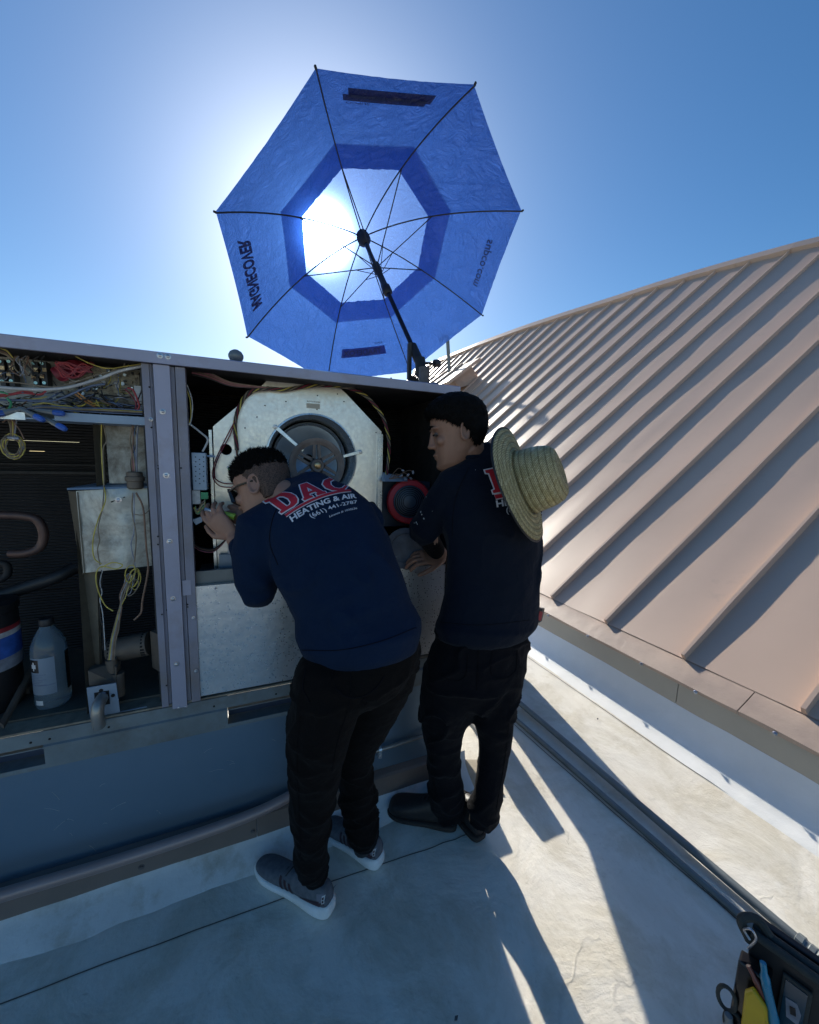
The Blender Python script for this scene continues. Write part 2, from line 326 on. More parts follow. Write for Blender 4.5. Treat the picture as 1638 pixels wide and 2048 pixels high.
# seams of the membrane: lapped edges
def seam(pts, wid=.004):
    mb = MB(); P = spl(pts, 12); vs = []; fs = []
    for i, p in enumerate(P):
        d = (P[min(i + 1, len(P) - 1)] - P[max(0, i - 1)]).normalized(); s = Vector((-d.y, d.x, 0)) * wid; w = .003 * noise.noise(Vector((i * .37, p.x * 3, 1)))
        for q in (p + s + d.cross(Vector((0, 0, 1))) * w, p - s + d.cross(Vector((0, 0, 1))) * w): vs.append((q.x, q.y, fz(q.x, q.y) + .0025))
    for i in range(len(P) - 1): fs.append((2 * i, 2 * i + 1, 2 * i + 3, 2 * i + 2))
    mb.add(vs, fs); return structure(mb.build('membrane_seam', M['seamline']))
seam([(-2, 1.19, 0), (-.64, 1.182, 0), (.06, 1.166, 0), (.58, 1.14, 0), (.80, 1.13, 0)], .0018)
seam([(1.90, 4.4, 0), (1.93, 3, 0), (1.935, 2.16, 0), (1.95, 1.2, 0), (1.975, .59, 0), (1.985, -1, 0)], .0022)
sa_, sb_ = atZ(1256, 1650, 0), atZ(1483, 1849, 0); sd_ = (sb_ - sa_).normalized(); seam([sa_ - sd_ * 3, sa_ - sd_, sa_, sb_, sb_ + sd_ * .6], .0022)
# cant strip along the curb
mb = MB(); vs = []; fs = []; nx = 120
for i in range(nx + 1):
    x = -2.6 + 3.5 * i / nx; wv = .018 * noise.noise(Vector((x * 3.3, 0, 5))) + .008 * noise.noise(Vector((x * 11, 0, 2)))
    for (y, z) in ((1.275 + wv, -.010), (1.315 + wv * .6, .012), (1.355, .034), (1.385, .06), (1.395, .12)): vs.append((x, y, z + .006 + .004 * noise.noise(Vector((x * 7, y * 12, 0)))))
for i in range(nx):
    for k in range(4): a = i * 5 + k; fs.append((a, a + 5, a + 6, a + 1))
M['cant'] = mat('cant_membrane', (.72, .72, .70), .6, 0, (.60, .59, .56), 4, dust=(.38, .34, .26), dscale=5, dlo=.52, dhi=.72, bump=.006, bscale=9); mb.add(vs, fs); structure(mb.build('membrane_cant', M['cant'], None, True))

# ================================================================== METAL ROOF BUILDING
RX, RZ = 2.262, .385
ANG = [(-2, 30.0), (.77, 31.5), (1.28, 32.8), (1.78, 34.2), (2.31, 35.3), (2.82, 36.1), (3.34, 36.9), (3.85, 37.6), (4.9, 38.8), (5.9, 39.8), (7.0, 40.7), (8.5, 42.0), (10, 43.2), (12.1, 44.6), (17.6, 46.4)]
RID = [(-2, 9.8), (.77, 9.1), (2.31, 8.70), (3.34, 8.52), (3.85, 8.45), (7.46, 8.06), (12.1, 7.62), (17.6, 7.5)]
def lerp_(T, y):
    for (a, xa), (b, xb) in zip(T, T[1:]):
        if y <= b: return xa + (xb - xa) * (y - a) / (b - a)
    return T[-1][1]
def sl_(y): return math.radians(lerp_(ANG, y))
def topx(y): return lerp_(RID, y)
def rz(x, y): return RZ + (x - RX) * math.tan(sl_(y))
def nr_(y): a = sl_(y); return Vector((-math.sin(a), 0, math.cos(a)))
bld = thing('metal_roof_building', 'tan standing seam metal roof rising to the right behind the workers', 'building')
SP = .515; k0 = -3
for k in range(k0, 33):
    ya = .252 + SP * k; yb = ya + SP - .002
    nx = 26 if k < 14 else 8; nyy = 5; vs = []; fs = []
    for i in range(nx + 1):
        for j in range(nyy + 1):
            y = ya + (yb - ya) * j / nyy; xt = topx(y); u = (i / nx) ** 1.6; x = RX + (xt - RX) * u; N_ = nr_(y)
            w = (.010 * noise.noise(Vector((x * 1.1 + k * 7.3, j * .5, k))) + .004 * noise.noise(Vector((x * 4, j * .5, k * 3)))) * math.sin(PI * j / nyy)
            vs.append((x + N_.x * w, y, rz(x, y) + N_.z * w))
    for i in range(nx):
        for j in range(nyy): a = i * (nyy + 1) + j; fs.append((a, a + nyy + 1, a + nyy + 2, a + 1))
    MB().add(vs, fs).build('roof_panel', M['rooftan'], bld, True)
    xt = topx(ya) - .10; hgt_, wd = .045, .017; vs = []; fs = []; N_ = nr_(ya)
    xs = [RX] + [RX + (xt - RX) * q for q in (.06, .15, .25, .36, .48, .6, .72, .86, 1)]
    for i, x in enumerate(xs):
        jy = .006 * noise.noise(Vector((x * 1.3, k * 3.1, 0))) if i else 0
        for (dy_, h) in ((-wd * .6, -.006), (-wd * .5, hgt_ * .97), (wd * .5, hgt_), (wd * .6, -.006)):
            if i == 0 and h > 0: h *= .8
            vs.append((x + N_.x * h, ya + dy_ + jy, rz(x, ya) + N_.z * h))
    for i in range(len(xs) - 1):
        for q in range(3): a = i * 4 + q; fs.append((a, a + 4, a + 5, a + 1))
    fs += [(0, 1, 2, 3), tuple(len(xs) * 4 - 4 + q for q in (3, 2, 1, 0))]
    MB().add(vs, fs).build('seam_rib', M['rooftan'], bld)
yc = np.linspace(-1.4, 17.3, 26)
for a, b in zip(yc, yc[1:]):
    b = b - .004
    def o_(y, dx, dn): A_ = sl_(y); return Vector((topx(y), y, rz(topx(y), y))) + Vector((math.cos(A_), 0, math.sin(A_))) * dx + nr_(y) * dn
    MB().hexa([o_(a, -.22, .0), o_(b, -.22, .0), o_(b, .02, -.05), o_(a, .02, -.05), o_(a, -.21, .07), o_(b, -.21, .07), o_(b, .02, .075), o_(a, .02, .075)]).build('ridge_cap', M['rooftan'], bld)
# fascia boards and eave flashing
ye = [-2.6, -.4, 1.208 + .02, 3.3, 6.3, 9.3, 12.3]
for a, b in zip(ye, ye[1:]):
    MB().poly([(2.139, a + .001, .160), (2.144, a + .001, .305), (2.28, a + .001, .305), (2.28, a + .001, .160)], (0, b - a - .004, 0)).build('fascia_panel', M['roofdark'], bld)
ye2 = [-2.0, .95, 3.9, 6.9, 9.9, 12.9]
for a, b in zip(ye2, ye2[1:]):
    n = int((b - a) / .05); vs = []; fs = []
    for i in range(n + 1):
        y = a + (b - .004 - a) * i / n; w = .007 * noise.noise(Vector((y * 3, 0, 7))); w2 = .006 * noise.noise(Vector((y * 5, 4, 7)))
        for (x, z) in ((2.136, .292), (2.130 + w * .5, .312 + w), (2.19 + w2, .342 + w2 * .5), (RX - .004, .379), (RX + .02, .380)): vs.append((x, y, z))
    for i in range(n):
        for k in range(4): q = i * 5 + k; fs.append((q, q + 1, q + 6, q + 5))
    MB().add(vs, fs).build('eave_flashing', M['flash'], bld, True)
for y in [.52, .80, 1.13, 1.43, 1.82, 2.2, 2.6, 3.1, 3.6]:
    o = MB().lathe([(.010, 0), (.010, .004), (.006, .006), (.006, .014), (.001, .016)], (2.124, y, .302), (-1, 0, .35), 8).build('screw', M['screw'], bld, True)
MB().box((2.30, -2.6, -4), (2.5, 17.2, .36)).build('wall', M['roofdark'], bld)
MB().add([(topx(y), y, rz(topx(y), y)) for y in (-1.4, 4, 8, 12, 17.3)] + [(topx(y) + 6, y, rz(topx(y), y) - 5) for y in (-1.4, 4, 8, 12, 17.3)], [(i, i + 1, i + 6, i + 5) for i in range(4)]).build('rear_slope', M['rooftan'], bld)
# shed dormer near the far end
dy = 9.62; w4 = [at(907, 760, dy), at(943, 733, dy), at(956, 753, dy), at(946, 768, dy), at(920, 775, dy)]
MB().poly(w4, (0, 4.2, 0)).build('dormer_wall', M['flash'], bld)
e_a, e_b = w4[0], w4[1]; up2 = Vector((-(e_b - e_a).z, 0, (e_b - e_a).x)).normalized(); ex_ = (e_b - e_a).normalized()
for i in range(5):
    y0_ = -.2 + i * .93
    MB().slab([e_a - ex_ * .3 + up2 * .01 + Vector((0, y0_, 0)), e_b + ex_ * .25 + up2 * .01 + Vector((0, y0_, 0)), e_b + ex_ * .25 + up2 * .01 + Vector((0, y0_ + .93, 0)), e_a - ex_ * .3 + up2 * .01 + Vector((0, y0_ + .93, 0))], up2 * .08).build('dormer_panel', M['rooftan'], bld)
    MB().slab([e_a - ex_ * .3 + up2 * .09 + Vector((0, y0_ + .9, 0)), e_b + ex_ * .25 + up2 * .09 + Vector((0, y0_ + .9, 0)), e_b + ex_ * .25 + up2 * .09 + Vector((0, y0_ + .94, 0)), e_a - ex_ * .3 + up2 * .09 + Vector((0, y0_ + .94, 0))], up2 * .06).build('dormer_rib', M['rooftan'], bld)
# gooseneck vent pipe
vp = thing('vent_pipe', 'thin dark gooseneck vent pipe standing on the roof left of the dormer edge', 'pipe')
q0, q1 = at(899, 745, 10.9), at(895, 676, 10.9); q2 = at(884, 672, 10.9) ; q3 = at(883, 681, 10.9)
MB().tube([q0, q1], .055, 12).build('riser', M['conduit'], vp, True)
MB().tube([q1 + Vector((0, 0, .02)), q2 + Vector((0, 0, .02)), q3], [.055, .07, .08], 12).build('bend', M['conduit'], vp, True)
rebase(vp, q0)
#UMBRELLA
# ================================================================== UMBRELLA
UN = Vector((-.134, .5657, .8136)).normalized(); UC = Vector((.6294, 1.9386, 2.3734))
UU = UN.cross(Vector((0, 0, 1))).normalized(); UV = UN.cross(UU); UR = .74; C0 = 3.9471
def up_(theta, rad, h): return UC + (UU * math.cos(theta) + UV * math.sin(theta)) * rad + UN * h
umb = thing('golf_umbrella', 'large blue vented golf umbrella clamped upright on the unit', 'umbrella')
RI, RO = .345, .452
def hgt(r, lower=True):      # canopy profile along a rib
    t = r / UR; return .318 * (1 - t ** 1.9) + (0 if lower else .012)
ribmat = M['black']
def panel(k, r0, r1, m, lower, name, nr=40, na=40, sag=.02):
    t0, t1 = C0 + k * PI / 4, C0 + (k + 1) * PI / 4; vs = []; fs = []
    for i in range(nr + 1):
        r = r0 + (r1 - r0) * i / nr
        for j in range(na + 1):
            u = j / na; P = up_(t0, r, hgt(r, lower)).lerp(up_(t1, r, hgt(r, lower)), u)
            b = 4 * u * (1 - u)
            rin = (P - UC) - UN * (P - UC).dot(UN); rin = rin.normalized() if rin.length > 1e-4 else Vector((0, 0, 0))
            edge = max(0, (i / nr - .75) / .25)
            P = P - rin * .006 * b * edge * (1 if lower else .35) + UN * (-.012 * b * math.sin(PI * min(1, i / nr)) + .003 * b * noise.noise(Vector((k * 5 + r * 14, j * .6, 0))))
            P = P + UN * (.0065 * b ** .5 * max(0, 1 - abs(noise.noise(Vector(((P.x + P.y) * 13 + k * 3, P.y * 9, P.z * 20)))) * 5) * (1 if lower else .35) * (1 - edge) ** .5)
            vs.append(P)
    for i in range(nr):
        for j in range(na): a = i * (na + 1) + j; fs.append((a, a + 1, a + na + 2, a + na + 1))
    o = MB().add(vs, fs).build(name, m, umb, True); return vs, o, fs
lowers = []
for k in range(8):
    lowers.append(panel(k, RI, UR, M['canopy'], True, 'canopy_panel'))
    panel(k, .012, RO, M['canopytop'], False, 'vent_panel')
hub = up_(0, 0, hgt(0) - .012)
for k in range(8):
    t = C0 + k * PI / 4
    rb = MB().tube([up_(t, r, hgt(r) - .006 - .004) for r in np.linspace(.02, UR + .002, 14)], .0032, 6).build('rib', ribmat, umb, True)
    mid = up_(t, .36, hgt(.36) - .012); run = UC + UN * (hgt(0) - .26)
    st = MB().tube([mid, mid.lerp(run, .55), run + (mid - run).normalized() * .02], .0026, 6).build('stretcher', ribmat, umb, True)
    # helper link between stretcher and runner
    e2 = mid.lerp(run, .72); MB().tube([e2, run - UN * .06], .0018, 5).build('link', ribmat, st, True)
    MB().lathe([(.003, 0), (.0045, .003), (.0045, .010), (.002, .012)], up_(t, UR - .002, hgt(UR) - .006), up_(t, 1, 0) - UC, 8).build('rib_tip', ribmat, rb, True)
MB().lathe([(.004, .03), (.03, .02), (.034, 0), (.034, -.03), (.02, -.05), (.012, -.06)], hub, UN, 20).build('crown', ribmat, umb, True)
run = UC + UN * (hgt(0) - .26)
MB().lathe([(.013, .03), (.02, .02), (.02, -.03), (.015, -.05), (.015, -.14), (.022, -.15), (.022, -.19), (.013, -.2)], run, UN, 16).build('runner', ribmat, umb, True)
base = UC + UN * (hgt(0) - .86)
MB().tube([hub, base], .0105, 12).build('shaft', M['blackgloss'], umb, True)
# wrist strap hanging beside the shaft
s0 = UC + UN * (hgt(0) - .60)
# clamp
cl = MB().tube([base + UN * .05, base - UN * .05], .021, 12).build('shaft_socket', M['black'], umb, True)
j1 = base - UN * .055
MB().poly([base + Vector((-.035, 0, .045)), base + Vector((-.02, 0, .05)), base + Vector((-.018, 0, -.09)), base + Vector((.02, 0, -.105)), base + Vector((.02, 0, -.125)), base + Vector((-.034, 0, -.11))], (0, .02, 0)).build('bracket', M['black'], umb, bevel=.002)
topz = 1.757
post = Vector((.712, 1.56, topz))
MB().tube([j1 + Vector((0, 0, .02)), j1.lerp(post, .35), post + Vector((0, 0, .09))], [.022, .027, .02], 12).build('elbow_joint', M['black'], umb, True)
MB().tube([post + Vector((0, 0, .02)), post + Vector((0, 0, .105))], .0235, 14).build('post_collar', M['cast'], umb, True)
MB().tube([post, post + Vector((0, 0, .03))], .016, 12).build('post', M['black'], umb, True)
kn = post + Vector((.03, -.01, .12)); MB().cyl(kn - Vector((.03, 0, 0)), kn + Vector((.02, 0, .005)), .006, 8).cyl(kn + Vector((.012, 0, .003)), kn + Vector((.035, 0, .008)), .017, 7).build('clamp_knob', M['black'], umb)
kn = post + Vector((.03, -.01, .04)); MB().cyl(kn - Vector((.02, 0, 0)), kn + Vector((.03, 0, .0)), .004, 8).cyl(kn + Vector((.022, -.02, .0)), kn + Vector((.022, .02, .006)), .004, 6).build('wing_bolt', M['cast'], umb)
MB().lathe([(.055, 0), (.055, .006), (.04, .012), (.022, .016), (.022, .025)], post, (0, 0, 1), 24).build('base_plate', M['galv'], umb, True)
# printed words, mirrored as seen from below
def umb_print(k, vA, vB, vC, vD, txt, m, off=-.004, name='print', bold=.02, mirror=False):
    # corners given as (u along rib-to-rib 0..1, r) : A = text lower-left, B = lower-right, C = upper-left
    if txt is None: uv = np.array([(x, y) for y in np.linspace(0, 1, 4) for x in np.linspace(0, 1, 16)]); fs = [(j * 16 + i, j * 16 + i + 1, (j + 1) * 16 + i + 1, (j + 1) * 16 + i) for j in range(3) for i in range(15)]
    else: uv, fs = norm_text(text_mesh(txt, bold))
    t0, t1 = C0 + k * PI / 4, C0 + (k + 1) * PI / 4; vs = []
    for a, b in uv:
        u = vA[0] * (1 - a) * (1 - b) + vB[0] * a * (1 - b) + vC[0] * (1 - a) * b + vD[0] * a * b
        r = vA[1] * (1 - a) * (1 - b) + vB[1] * a * (1 - b) + vC[1] * (1 - a) * b + vD[1] * a * b
        P = up_(t0, r, hgt(r)).lerp(up_(t1, r, hgt(r)), u); bb = 4 * u * (1 - u)
        vs.append(P - UN * (.012 * bb * math.sin(PI * min(1, (r - RI) / (UR - RI)))) + UN * off)
    return MB().add(vs, fs).build(name, m, umb)
# panel 6 (left), panel 2 (right), panel 0 (top), panel 4 (bottom)
umb_print(6, (.16, .682), (.80, .682), (.16, .622), (.80, .622), 'MAGNECOVER', M['print'], off=-.008, name='lettering', bold=.045)
umb_print(2, (.26, .676), (.76, .676), (.26, .640), (.76, .640), 'supco.com', M['print'], off=-.008, name='lettering', bold=.01)
umb_print(0, (.18, .690), (.80, .690), (.18, .655), (.80, .655), None, M['print'], off=-.008, name='printed_bar')
umb_print(0, (.14, .668), (.76, .668), (.14, .645), (.76, .645), None, M['print'], off=-.010, name='printed_bar')
umb_print(0, (.34, .640), (.16, .640), (.34, .632), (.16, .632), 'SUPCO', M['print'], name='lettering')
umb_print(4, (.24, .620), (.86, .620), (.24, .575), (.86, .575), None, canopy('print_blue', (.012, .04, .22), .08, (.05, .14, .6)), off=-.008, name='printed_bar')
umb_print(4, (.30, .612), (.84, .612), (.30, .583), (.84, .583), 'TRADEFOX', M['print'], off=-.010, name='lettering')
umb_print(4, (.26, .566), (.38, .566), (.26, .556), (.38, .556), 'SUPCO', M['print'], name='lettering')
rebase(umb, post)
#UNIT
# ================================================================== ROOFTOP UNIT
YF = 1.38
hv = thing('rooftop_hvac_unit', 'opened rooftop air conditioning unit with exposed wiring and blower on a grey steel frame', 'air conditioner')
XL, XR, YB = -1.75, .772, 2.35
ZB, ZT = .50, 1.757
def U(px, py, Y=YF): return at(px, py, Y)
def rect(mb, x0, y0, x1, y1, Y, th=.004):      # front-facing sheet from two picture corners at plane Y, thickness behind
    a, b = U(x0, y0, Y), U(x1, y1, Y); mb.box((a.x, Y, b.z), (b.x, Y + th, a.z)); return mb
# frame shell
MB().box((XL, YF + .07, .632), (XR, YB, .645)).build('base_pan', M['pan'], hv)
MB().box((XL, YB, ZB), (XR, YB + .01, ZT - .03)).build('back_wall', M['dark'], hv) if False else None
MB().box((XR - .006, YF + .0, ZB), (XR, YB, ZT - .005)).build('end_panel', M['paint2'], hv); MB().box((XR - .016, YF + .004, .64), (XR - .007, YB, ZT - .030)).build('end_dark_liner', M['dark'], hv)  # dark liner inside the end panel stands in for shade in the bay
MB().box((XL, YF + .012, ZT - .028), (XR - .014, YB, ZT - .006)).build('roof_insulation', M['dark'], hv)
lid = MB().poly([(XL, YF - .02, ZT - .034), (XL, YF - .02, ZT - .004), (XL, YF - .012, ZT), (XL, YB + .02, ZT), (XL, YB + .02, ZT - .005), (XL, YF - .008, ZT - .005), (XL, YF - .008, ZT - .034)], (XR + .008 - XL, 0, 0)).build('top_lid', M['paint'], hv)
def screw(p, parent, r=.0085, d=(0, -1, 0), m='screw'):
    return MB().lathe([(r, 0), (r, .0012), (r * .62, .0015), (r * .58, .005), (r * .2, .0065)], p, d, 12).build('screw', M[m], parent, True)
for px, py in ((320, 711), (336, 713)): screw(U(px, py, YF - .02), lid)
screw(U(782, 757, YF - .02), lid, .004)
# base rail with fork pockets
def sx(px, py, Y=YF): return U(px, py, Y).x
rz0, rz1 = .512, .632
sl = [(sx(-60, 1540), sx(90, 1520)), (sx(455, 1425), sx(600, 1390))]
rail = MB(); xs = [XL, *sl[0], *sl[1], XR]
pz0, pz1 = .527, .575
for a, b in ((xs[0], xs[1]), (xs[2], xs[3]), (xs[4], xs[5])):
    rail.poly([(a, YF, rz0), (a, YF, pz0 - .001), (a, YF - .0, pz1), (a, YF - .006, pz1 + .004), (a, YF - .006, pz1 + .010), (a, YF, pz1 + .014), (a, YF, rz1), (a, YF + .03, rz1), (a, YF + .03, rz1 - .004), (a, YF + .004, rz1 - .004), (a, YF + .004, rz0)], (b - a, 0, 0))
for a, b in sl:
    rail.box((a, YF + .0, pz1 + .014), (b, YF + .004, rz1)); rail.box((a, YF + .0, rz0), (b, YF + .004, pz0 - .001))
    rail.box((a, YF + .004, pz1 + .0), (b, YF + .09, pz1 + .003)); rail.box((a, YF + .004, pz0 - .004), (b, YF + .09, pz0 - .001))
rl = rail.build('base_rail', M['rail'], hv)
for a, b in sl: MB().box((a, YF + .05, pz0), (b, YF + .055, pz1)).build('fork_pocket', mat('pocket_blue', (.035, .055, .10), .4), rl)
for px, py in ((100, 1487), (62, 1494), (218, 1462), (428, 1411), (552, 1381)): p = U(px, py, YF - .001); MB().lathe([(.0035, 0), (.0035, .001), (.001, .0015)], (p.x, YF - .0, .604), (0, -1, 0), 8).build('screw_hole', M['hole'], rl)
# sill lip: dusty strip with caulk on top of the rail
MB().box((XL, YF + .002, rz1 + .0015), (XR - .02, YF + .065, rz1 + .008)).build('sill_strip', M['insul'], hv)
# ---- vertical post between the compartments
pst = MB()
def vstrip(px0, px1, Y, th, z0=.64, z1=ZT - .036, m='paint2', name='post_flange', par=hv):
    return MB().box((sx(px0, 1083, Y), Y, z0), (sx(px1, 1083, Y), Y + th, z1)).build(name, M[m], par)
post_ = vstrip(326, 357, YF - .009, .012, .628, m='paint', name='corner_post')
for a, b, Y, th in ((304, 318, YF - .002, .03), (319, 325, YF + .006, .02), (358.5, 366, YF + .004, .03), (367.5, 386, YF - .003, .03)):
    o = MB().box((sx(a, 1083, Y), Y, .636), (sx(b, 1083, Y), Y + th, ZT - .036)).build('post_flange', M['paint2'], post_)
MB().box((sx(304, 1083, 1.43), YF + .03, .636), (sx(386, 1083, 1.43), YF + .05, ZT - .036)).build('post_web', M['dark'], post_)
for px, py in ((325.5, 823), (332.5, 951), (339.5, 1083), (346, 1197.5), (353, 1328)): screw(U(px, py, YF - .009), post_)
for px, py in ((302, 839), (387, 1236), (392, 1342), (358, 1414), (372, 1412)): screw(U(px, py, YF - .006), post_, .006)
for px, py in ((299, 774), (303, 855), (317, 931), (317, 937), (362, 936), (316, 1073), (316, 1089), (375, 1209), (375, 1214), (324, 1229), (334, 1220), (333, 1371)):
    MB().lathe([(.0028, 0), (.0026, .0008), (.0005, .001)], U(px, py, YF - .0035), (0, -1, 0), 8).build('screw_hole', M['hole'], post_)
MB().box((sx(366, 1183, YF), YF - .0045, U(370, 1190).z), (sx(383, 1183, YF), YF - .0035, U(370, 1160).z)).build('sticker_residue', M['paint'], post_)
# galvanised lower door (blower access) on the right
gx0, gx1 = sx(388, 1300), .762
dr = MB().box((gx0, YF + .006, .646), (gx1, YF + .010, 1.032)).box((gx0, YF + .010, 1.026), (gx1, YF + .03, 1.032)).build('access_panel', M['galv'], hv)
for px, py in ((431, 1176),): screw(U(px, py, YF + .006), dr, .005)
MB().box((sx(388, 1160), YF + .05, 1.035), (gx1, YF + .24, 1.05)).build('blower_deck', M['conduit'], hv)
MB().box((sx(388, 1160), YF + .034, 1.02), (gx1, YF + .05, 1.075)).build('deck_lip', M['conduit'], hv)
# divider wall, coil at the back (left a few slits where daylight leaks in)
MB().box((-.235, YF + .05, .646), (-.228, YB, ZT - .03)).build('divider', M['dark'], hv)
zs = [.646, 1.02, 1.024, 1.402, 1.4045, 1.427, 1.4305, ZT - .03]
slits = [(.907, .909, -.80, -.66), (1.461, 1.4625, -.79, -.725), (1.5005, 1.5025, -.86, -.615)]
coil_y = 1.93
mbc = MB(); zc = .646
for z0, z1, xa, xb in slits:
    mbc.box((XL, coil_y, zc), (XR - .014, coil_y + .05, z0)); mbc.box((XL, coil_y, z0), (xa, coil_y + .05, z1)); mbc.box((xb, coil_y, z0), (XR - .014, coil_y + .05, z1)); zc = z1
mbc.box((XL, coil_y, zc), (XR - .014, coil_y + .05, ZT - .03))
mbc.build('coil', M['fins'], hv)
MB().box((XL, coil_y - .02, 1.375), (-.45, coil_y - .002, 1.385)).box((XL, coil_y - .02, 1.41), (-.45, coil_y - .002, 1.414)).build('coil_strap', M['dark'], hv)
# copper return bend, suction line
MB().tube(spl([U(-60, 1029, 1.62), U(-10, 1030, 1.62), U(45, 1032, 1.62), U(74, 1040, 1.62), U(87, 1066, 1.62), U(80, 1094, 1.62), U(52, 1106, 1.62), U(20, 1107, 1.63)], 6), .0135, 12).build('return_bend', M['copper'], hv, True)
MB().tube(spl([U(-60, 1195, 1.65), U(0, 1190, 1.65), U(60, 1172, 1.65), U(110, 1155, 1.65), U(150, 1135, 1.68)], 6), .022, 12).build('suction_line', M['black'], hv, True)
MB().tube(spl([U(-30, 1130, 1.8), U(10, 1128, 1.8), U(14, 1150, 1.8), U(-10, 1165, 1.8)], 5), .012, 10).build('return_bend', M['dark'], hv, True)
# ---------- control box
cb = MB(); z0, z1 = U(0, 815, 1.47).z, ZT - .034
x0, x1 = -1.4, sx(297, 780, 1.42)
MB().box((x0, 1.50, 1.545), (x1, 1.506, z1)).build('control_box_back', M['galvdirty'], hv)
tray = MB().box((x0, YF + .012, 1.545), (x1, 1.50, 1.549)).box((sx(105, 830), YF + .010, 1.5445), (x1, YF + .014, 1.568)).build('control_tray', M['perf'], hv)
MB().box((sx(-100, 830), YF + .010, 1.542), (sx(46, 830), YF + .014, 1.562)).build('tray_lip', M['galv'], tray)
MB().box((sx(286, 780, YF + .004), YF + .003, 1.50), (sx(297, 780, YF + .004) + .01, YF + .02, z1)).build('control_box_flange', M['paint2'], hv)
pcb = MB(); rect(pcb, 125, 728, 282, 812, 1.488, .003); pc = pcb.build('circuit_board', M['board'], hv)
rnd = random.Random(4)
chipm = [M['term'], M['w_white'], M['w_dusty'], M['w_bluegrey'], M['board'], M['blackgloss']]
for i in range(70):
    px = rnd.uniform(135, 276); py = rnd.uniform(735, 804); p = U(px, py, 1.487); w, h, d_ = rnd.uniform(.003, .013), rnd.uniform(.003, .010), rnd.uniform(.004, .014)
    if rnd.random() < .25: MB().cyl(p, p + Vector((0, -d_, 0)), w * .5, 10).build('capacitor', rnd.choice([M['term'], M['galv'], M['w_bluegrey']]), pc)
    else: MB().box((p.x - w / 2, 1.487 - d_, p.z - h / 2), (p.x + w / 2, 1.4875, p.z + h / 2)).build('chip', rnd.choice(chipm), pc)
rect(MB(), 268, 771, 291, 819, 1.45, .003).build('label_plate', M['w_white'], pc)
MB().tube([U(203, 775, 1.47), U(213, 775, 1.47)], .004).build('relay', M['term'], pc)
for cx_ in (4, 22, 71, 88):
    bl = MB(); rect(bl, cx_ - 8, 717 + (cx_ > 50) * 5, cx_ + 8, 772, 1.46, .03); bk = bl.build('terminal_block', M['term'], hv)
    for j, dy in enumerate((0, 12, 25, 39)):
        py = 723 + dy + (5 if cx_ > 50 else 0) * (1) + (0 if cx_ < 50 else -1)
        p = U(cx_ - 4 + (j % 2) * 5, py, 1.458)
        mm = M['teal'] if j in (0, 3) else M['brass']
        MB().lathe([(.0042, 0), (.0042, .003), (.0018, .003), (.0016, .0012), (.0001, .001)], p, (0, -1, 0), 10).build('terminal_screw', mm, bk, True)
        if mm is M['brass']: MB().box((p.x - .0045, 1.456, p.z - .006), (p.x + .0045, 1.4575, p.z + .004)).build('lug', mm, bk)
def W_(pts, r, m, Y=1.43, name='wire', parent=hv):
    P = [U(p[0], p[1], p[2] if len(p) > 2 else Y) for p in pts]; return wire(parent, P, r, m, name=name)
# rag / red tape mass
rg = MB(); gx = []
nu, nv = 20, 12; vs = []; fs = []
for j in range(nv + 1):
    for i in range(nu + 1):
        u, v = i / nu, j / nv
        px = 108 + 74 * u + 8 * math.sin(v * 5); py = 722 + 40 * v + 6 * math.sin(u * 4) - (12 * v if u > .85 else 0) + (12 * (1 - u) * v * 0)
        py = 722 + (18 + 24 * math.sin(PI * min(1, u * 1.15)) ) * v + 3 * math.sin(u * 9)
        Y = 1.455 - .018 * math.sin(PI * u) * math.sin(PI * v) + .008 * noise.noise(Vector((u * 5, v * 4, 1)))
        vs.append(U(px, py, Y))
for j in range(nv):
    for i in range(nu): a = j * (nu + 1) + i; fs.append((a, a + 1, a + nu + 2, a + nu + 1))
MB().add(vs, fs).build('red_wire_coil', M['w_maroon'], hv, True)
for q in range(14):
    a = rnd.uniform(0, PI); W_([(108 + rnd.uniform(0, 10), 722 + rnd.uniform(0, 14)), (135 + rnd.uniform(-8, 8), 724 + rnd.uniform(0, 34)), (160 + rnd.uniform(-8, 8), 728 + rnd.uniform(0, 26)), (182 + rnd.uniform(-8, 5), 732 + rnd.uniform(0, 14))], .0018, rnd.choice(['red', 'maroon', 'maroon']), 1.434)
# main cables
W_([(-30, 772), (30, 777), (90, 779), (140, 774), (200, 757), (240, 742), (292, 731)], .0042, 'white', 1.41)
W_([(-20, 762), (40, 766), (100, 774), (140, 768), (190, 751), (250, 737), (293, 728)], .0018, 'dusty', 1.415)
W_([(150, 712), (180, 727), (215, 737), (250, 733), (288, 727)], .0017, 'yellow', 1.42)
W_([(-20, 796), (20, 790), (45, 786), (80, 789), (92, 782)], .0024, 'red', 1.41); W_([(-20, 791), (20, 788), (45, 783), (66, 785)], .002, 'red', 1.412)
W_([(-20, 800), (40, 801), (95, 803), (130, 794), (175, 774), (210, 768)], .0032, 'bluegrey', 1.42)
W_([(65, 810), (90, 806), (115, 811), (140, 813), (165, 824)], .0016, 'yellow', 1.41)
W_([(255, 776), (266, 780), (275, 800), (278, 815), (265, 828)], .0028, 'red', 1.41); W_([(250, 778), (262, 790), (272, 806), (270, 822)], .0022, 'maroon', 1.415)
W_([(283, 750), (284, 775), (276, 800), (268, 818)], .0018, 'wblack', 1.42)
W_([(155, 785), (175, 800), (192, 810)], .0022, 'orange', 1.42); W_([(150, 788), (172, 804), (195, 815), (225, 820)], .002, 'orange', 1.422)
W_([(192, 800), (200, 816), (201, 828)], .0014, 'yellow', 1.41)
W_([(140, 790), (160, 798), (185, 797), (190, 780), (186, 770)], .0016, 'wblack', 1.43)
W_([(202, 780), (208, 795), (222, 806), (245, 814), (270, 818)], .0020, 'wblack', 1.43)
